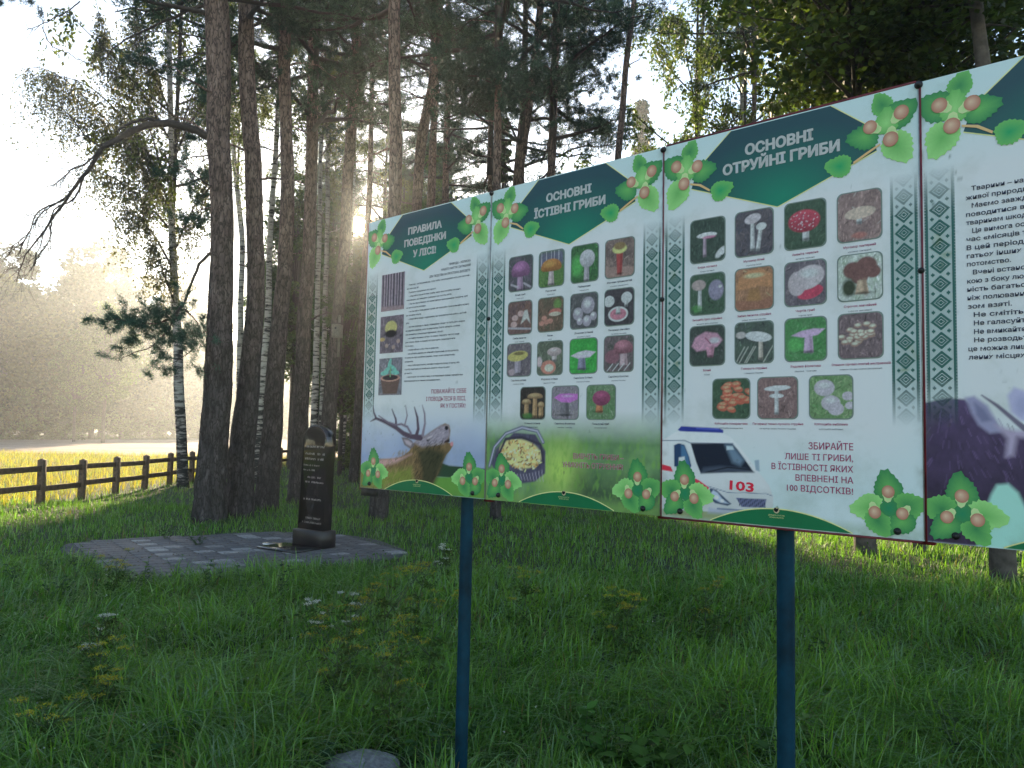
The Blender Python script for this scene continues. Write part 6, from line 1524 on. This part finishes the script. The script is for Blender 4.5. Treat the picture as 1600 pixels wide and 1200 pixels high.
# leafy undergrowth in the near grass (many small leaves, too many to count)
rs = np.random.default_rng(3)
n_ = 9000; y = 2.6 + 9 * rs.random(n_) ** 1.2; x = (-.8 * y) + rs.random(n_) * 1.6 * y
kp = (fbm(x * .9, y * .9, 0, 2, 91) > .56) & ~in_plaza(x, y); x, y = x[kp], y[kp]
C = np.stack([x, y, gz(x, y) + rs.uniform(.03, .20, len(x))], -1)
v, f, c = leaves(C, .028, rs, (.055, .12, .03), 0, 1.6)
tag(obj('ground_leaves', mesh_np('ground_leaves', v, f, c, mats=(M_grass,))), kind='stuff')
# small white starry flowers
n_ = 260; y = 2.8 + 5 * rs.random(n_); x = (-.6 * y) + rs.random(n_) * 1.3 * y; kp = ~in_plaza(x, y) & (fbm(x * 1.3, y * 1.3, 0, 2, 95) > .58); x, y = x[kp], y[kp]
C = np.stack([x, y, gz(x, y) + rs.uniform(.12, .26, len(x))], -1)
v, f, c = leaves(np.repeat(C, 4, 0), .008, rs, (.6, .6, .58), 0, 1.0, .1); tag(obj('tiny_flowers', mesh_np('tiny_flowers', v, f, c, mats=(M_flower,))), kind='stuff')

# fallen needles, leaves and twigs on the paving
n_ = 700; a = rs.uniform(0, 6.28, n_); q = np.sqrt(rs.random(n_)); x = PC.x + plaza_r(a) * q * np.cos(a); y = PC.y + plaza_r(a) * q * np.sin(a)
v, f, c = leaves(np.stack([x, y, 0 * x + .052], -1), .026, rs, (.11, .08, .045), 0, 1.8, .6); v[:, 2] = .050 + np.abs(v[:, 2] - .052) * .25
tag(obj('leaf_litter', mesh_np('leaf_litter', v, f, c, mats=(M_flower,))), kind='stuff')

def umbel_plant(x, y, h, seed, label, yellow=True, group=None, spread=1.0, name=None):
    rs = np.random.default_rng(seed); z = gzf(x, y)
    t_ = thing(name or ('yellow_umbel_plant' if yellow else 'white_umbel_plant'), label, 'wildflower', (x, y, z), rs.uniform(0, 6), group)
    st_ = MB(); fl = []; lf = []
    tops = []
    S = limb(st_, (0, 0, -.02), (rs.normal(0, .05), rs.normal(0, .05), h), 0, .0045, .003, rs, 5, 8, .05); tops.append((S[-1], .075 * spread))
    for k in range(rs.integers(4, 8)):
        i_ = rs.integers(3, 7); a = rs.uniform(0, 6.28); Lb = rs.uniform(.12, .28) * spread
        e = S[i_] + np.array([math.cos(a) * Lb * .7, math.sin(a) * Lb * .7, Lb * rs.uniform(.5, 1)]); limb(st_, S[i_], e, -.01, .003, .002, rs, 4, 5, .04); tops.append((e, rs.uniform(.035, .07) * spread))
    for e, r_ in tops:
        for k in range(11):
            a = rs.uniform(0, 6.28); q = r_ * math.sqrt(rs.random()); p = e + np.array([q * math.cos(a), q * math.sin(a), r_ * .45 - q * q * 3 + .004])
            st_.tube([e, p], .0010, 3, cap=False)
            m_ = 9; fl.append(p + rs.normal(0, 1, (m_, 3)) * [.010, .010, .004])
    for k in range(26):
        i_ = rs.integers(1, 7); a = rs.uniform(0, 6.28); Lb = rs.uniform(.05, .18); m_ = 14; tt = rs.uniform(.2, 1, m_)[:, None]
        lf.append(S[i_] + np.array([math.cos(a), math.sin(a), .25]) * Lb * tt + rs.normal(0, .012, (m_, 3)))
    st_.build('stem', MATS['stem_green'], t_)
    v, f, c = leaves(np.concatenate(fl), .0075, rs, (.42, .40, .035) if yellow else (.62, .64, .60), 0, 1.0, .25); obj('flower_head', mesh_np('flower_head', v, f, c, mats=(M_flower,)), t_)['kind'] = 'stuff'
    v, f, c = leaves(np.concatenate(lf), .020, rs, (.05, .10, .03), .1, 1.9); obj('foliage', mesh_np('foliage', v, f, c, mats=(M_grass,)), t_)
    return t_
simple('stem_green', (.05, .085, .03), .6, nscale=30)
def gpx(px, py, dz=0.0):
    """point of the ground seen at that spot, dz above it"""
    d = _F + _r * ((px - 800) / FPX) - _u * ((py - 600) / FPX); g_ = 0.0
    for _ in range(4):
        t_ = (CAM_H - dz - g_) / -d.z; g_ = gzf(d.x * t_, d.y * t_)
    return d.x * t_, d.y * t_
specs = [
 (600, 905, .62, 1.5, 'large yellow-flowered plant at the right tip of the paving'), (640, 900, .55, 1.3, 'yellow-flowered plant close beside the largest one by the paving tip'),
 (560, 960, .50, 1.2, 'yellow-flowered plant next to the white umbels'), (520, 1005, .40, 1.0, 'short yellow-flowered plant below the white umbels'),
 (610, 1010, .55, 1.2, 'yellow-flowered plant midway between the white umbels and the left post'), (665, 955, .6, 1.3, 'yellow-flowered plant just left of the upper left post'),
 
 (825, 905, .42, 1.0, 'yellow-flowered plant right of the left post'), (960, 925, .42, 1.1, 'pair-headed yellow-flowered plant midway between the posts'),
 (990, 950, .40, .9, 'small yellow-flowered plant midway between the posts'), (1100, 930, .40, 1.0, 'yellow-flowered plant left of the right post'),
 (185, 880, .30, 1.0, 'low yellow-flowered plant at the left tip of the paving'), (150, 1030, .25, .8, 'low yellow-flowered plant in the left grass'), (70, 1120, .2, .8, 'lowest yellow-flowered plant in the bottom left grass'), (185, 1065, .22, .7, 'tiny yellow-flowered plant in the left grass')]
for k, (px, py, h, sp_, lb) in enumerate(specs):
    h += .07; x, y = gpx(px, py, h); umbel_plant(x, y, h, 300 + k, lb, True, 'yellow-flowered weeds in the grass', sp_)
for k, (px, py, lb) in enumerate(((515, 942, 'white umbel flower with two heads in the left middle grass'), (545, 930, 'taller white umbel flower beside the two-headed one'), (145, 965, 'small white umbel flower in the left grass'), (690, 855, 'small white umbel flower left of the left post under the board'))):
    x, y = gpx(px, py, .42); umbel_plant(x, y, .42, 400 + k, lb, False, 'white umbels in the grass', .45)

def leafy_weed(x, y, h, seed, label, leaf=.06, n_st=5, colr=(.045, .10, .03), spread=.12, nm='leafy_weed', group=None):
    rs = np.random.default_rng(seed); z = gzf(x, y); t_ = thing(nm, label, 'weed', (x, y, z), 0, group)
    st_ = MB(); V = []; F4 = []; Cc = []; o_ = 0
    for k in range(n_st):
        a = rs.uniform(0, 6.28); e = np.array([math.cos(a) * spread, math.sin(a) * spread, h * rs.uniform(.6, 1)])
        S = limb(st_, (rs.normal(0, .02), rs.normal(0, .02), -.02), e, .02, .004, .0015, rs, 4, 8, .06)
        for j in range(14):
            i_ = rs.integers(1, 8); b = rs.uniform(0, 6.28); l_ = leaf * rs.uniform(.6, 1.2); up = rs.uniform(-.1, .7)
            d = np.array([math.cos(b), math.sin(b), up]); d /= np.linalg.norm(d); sd = np.cross(d, [0, 0, 1]); sd /= np.linalg.norm(sd); nn = np.cross(sd, d)
            p = S[i_]; pts = []
            for (s_, w_, dn) in ((0, .02, 0), (.3, .30, .02), (.6, .26, -.02), (1.0, .0, -.18)):
                c0 = p + d * l_ * s_ + np.array([0, 0, dn * l_]); pts += [c0 - sd * w_ * l_ + nn * .06 * l_, c0, c0 + sd * w_ * l_ + nn * .06 * l_]
            V += pts; 
            for q in range(3):
                for r_ in range(2): F4.append((o_ + q * 3 + r_, o_ + q * 3 + r_ + 1, o_ + q * 3 + r_ + 4, o_ + q * 3 + r_ + 3))
            o_ += 12; Cc += [np.array(colr) * rs.uniform(.7, 1.4)] * 12
    st_.build('stem', MATS['stem_green'], t_); obj('foliage', mesh_np('foliage', V, np.array(F4), np.array(Cc), smooth=True, mats=(M_grass,)), t_)
for k, (px, py, h, lf, ns, cl, lb) in enumerate((
    (430, 905, .42, .045, 5, (.025, .055, .025), 'dark weed standing up at the front edge of the paving'),
    (975, 1180, .32, .10, 8, (.07, .17, .03), 'broad-leaved weed at the bottom between the posts'), (925, 1165, .30, .09, 7, (.07, .17, .03), 'broad-leaved weed next to the left post at the bottom'), (1040, 1190, .28, .10, 7, (.075, .18, .03), 'broad-leaved weed nearest the right post at the bottom'),
    (490, 1190, .16, .07, 6, (.055, .12, .05), 'low round-leaved weed left of the grey stone'), (660, 1190, .18, .07, 6, (.05, .12, .04), 'low weed right of the grey stone'),
    (1180, 1190, .30, .08, 6, (.06, .13, .03), 'light green weed at the foot of the right post'), (1300, 1195, .26, .07, 6, (.06, .13, .03), 'light green weed right of the right post'),
    (130, 880, .28, .05, 7, (.05, .09, .03), 'bushy weed at the left end of the paving'), (215, 905, .26, .05, 6, (.05, .09, .03), 'bushy weed overlapping the lower left paving edge'), (90, 920, .3, .05, 7, (.05, .10, .03), 'bushy weed in the grass left of the paving'),
    (270, 1175, .22, .06, 6, (.06, .13, .04), 'leafy weed at the bottom left'), (480, 1100, .26, .045, 6, (.06, .14, .04), 'pale feathery weed left of the stone'), (310, 845, .2, .05, 6, (.05, .09, .03), 'weed at the foot of the thick grey pine'), (260, 835, .22, .05, 6, (.05, .09, .03), 'weed behind the paving left of the thick grey pine'),
    (720, 1150, .2, .06, 5, (.05, .12, .04), 'weed at the foot of the left post'))):
    x, y = gpx(px, py, h * .5); leafy_weed(x, y, h, 600 + k, lb, lf, ns, cl, .06 + h * .3, group='leafy weeds in the grass')

rr_ = random.Random(21); k = 0
while k < 34:
    px, py = rr_.uniform(10, 1590), rr_.uniform(870, 1195) if k > 12 else rr_.uniform(840, 930)
    if k <= 12: px = rr_.uniform(20, 420)
    x, y = gpx(px, py, .1)
    if in_plaza(x, y, 1) or (abs(x + .72) < .4 and y < 4.6): continue
    leafy_weed(x, y, rr_.uniform(.22, .42), 700 + k, 'small leafy weed growing in the shaded grass', rr_.uniform(.035, .06), rr_.randint(3, 6), rr_.choice(((.07, .15, .03), (.09, .17, .03), (.05, .11, .03), (.12, .17, .05))), rr_.uniform(.06, .14), group='small leafy weeds scattered in the grass'); k += 1

# ---- grey stone in the bottom grass
rs = np.random.default_rng(9)
nu, nv_ = 36, 18; V = []
for j in range(nv_ + 1):
    ph = math.pi * j / nv_
    for i_ in range(nu):
        a = 2 * math.pi * i_ / nu; V.append((math.sin(ph) * math.cos(a), math.sin(ph) * math.sin(a), math.cos(ph)))
V = np.array(V); nn = 1 + .35 * (fbm(V[:, 0] * 2, V[:, 1] * 2, V[:, 2] * 2, 4, 3) - .5) + .14 * (fbm(V[:, 0] * 7, V[:, 1] * 7, V[:, 2] * 7, 3, 4) - .5)
V = V * nn[:, None] * [.19, .14, .06]
F4 = [(j * nu + i_, (j + 1) * nu + i_, (j + 1) * nu + (i_ + 1) % nu, j * nu + (i_ + 1) % nu) for j in range(nv_) for i_ in range(nu)]
m, t, b, o = nodes('rough_stone'); n2 = tex_noise(t, coords(t), 30, 6); n1 = tex_noise(t, coords(t), 5, 3)
L(t, ramp(t, n2, [(.3, (.12, .115, .11)), (.6, (.27, .26, .25)), (.75, (.38, .37, .36))]), b.inputs['Base Color']); b.inputs['Roughness'].default_value = .9; bump(t, b, n2, .9, .02)
sx_, sy_ = gpx(566, 1200, .06)
s_ = obj('stone', mesh_np('stone', V, np.array(F4), smooth=True, mats=(m,)), None, (sx_, sy_, gzf(sx_, sy_) + .075)); tag(s_, 'rough flat grey stone lying in the grass at the bottom', 'stone')

# ------------------------------------------------------------------ morning haze
m = bpy.data.materials.new('haze_air'); m.use_nodes = True; t = m.node_tree
for n in list(t.nodes): t.nodes.remove(n)
o = t.nodes.new('ShaderNodeOutputMaterial'); pv_ = t.nodes.new('ShaderNodeVolumePrincipled')
pv_.inputs['Color'].default_value = (.82, .90, 1.0, 1); pv_.inputs['Density'].default_value = 0.0013; pv_.inputs['Anisotropy'].default_value = 0.73
L(t, pv_.outputs[0], o.inputs['Volume'])
mb = MB(); mb.box((-252, -62, -1.5), (252, 402, 36)); hz = mb.build('haze', m); tag(hz, kind='stuff')
print('TRIS', sum(len(m.loops) - 2 * len(m.polygons) for m in bpy.data.meshes if m.users))
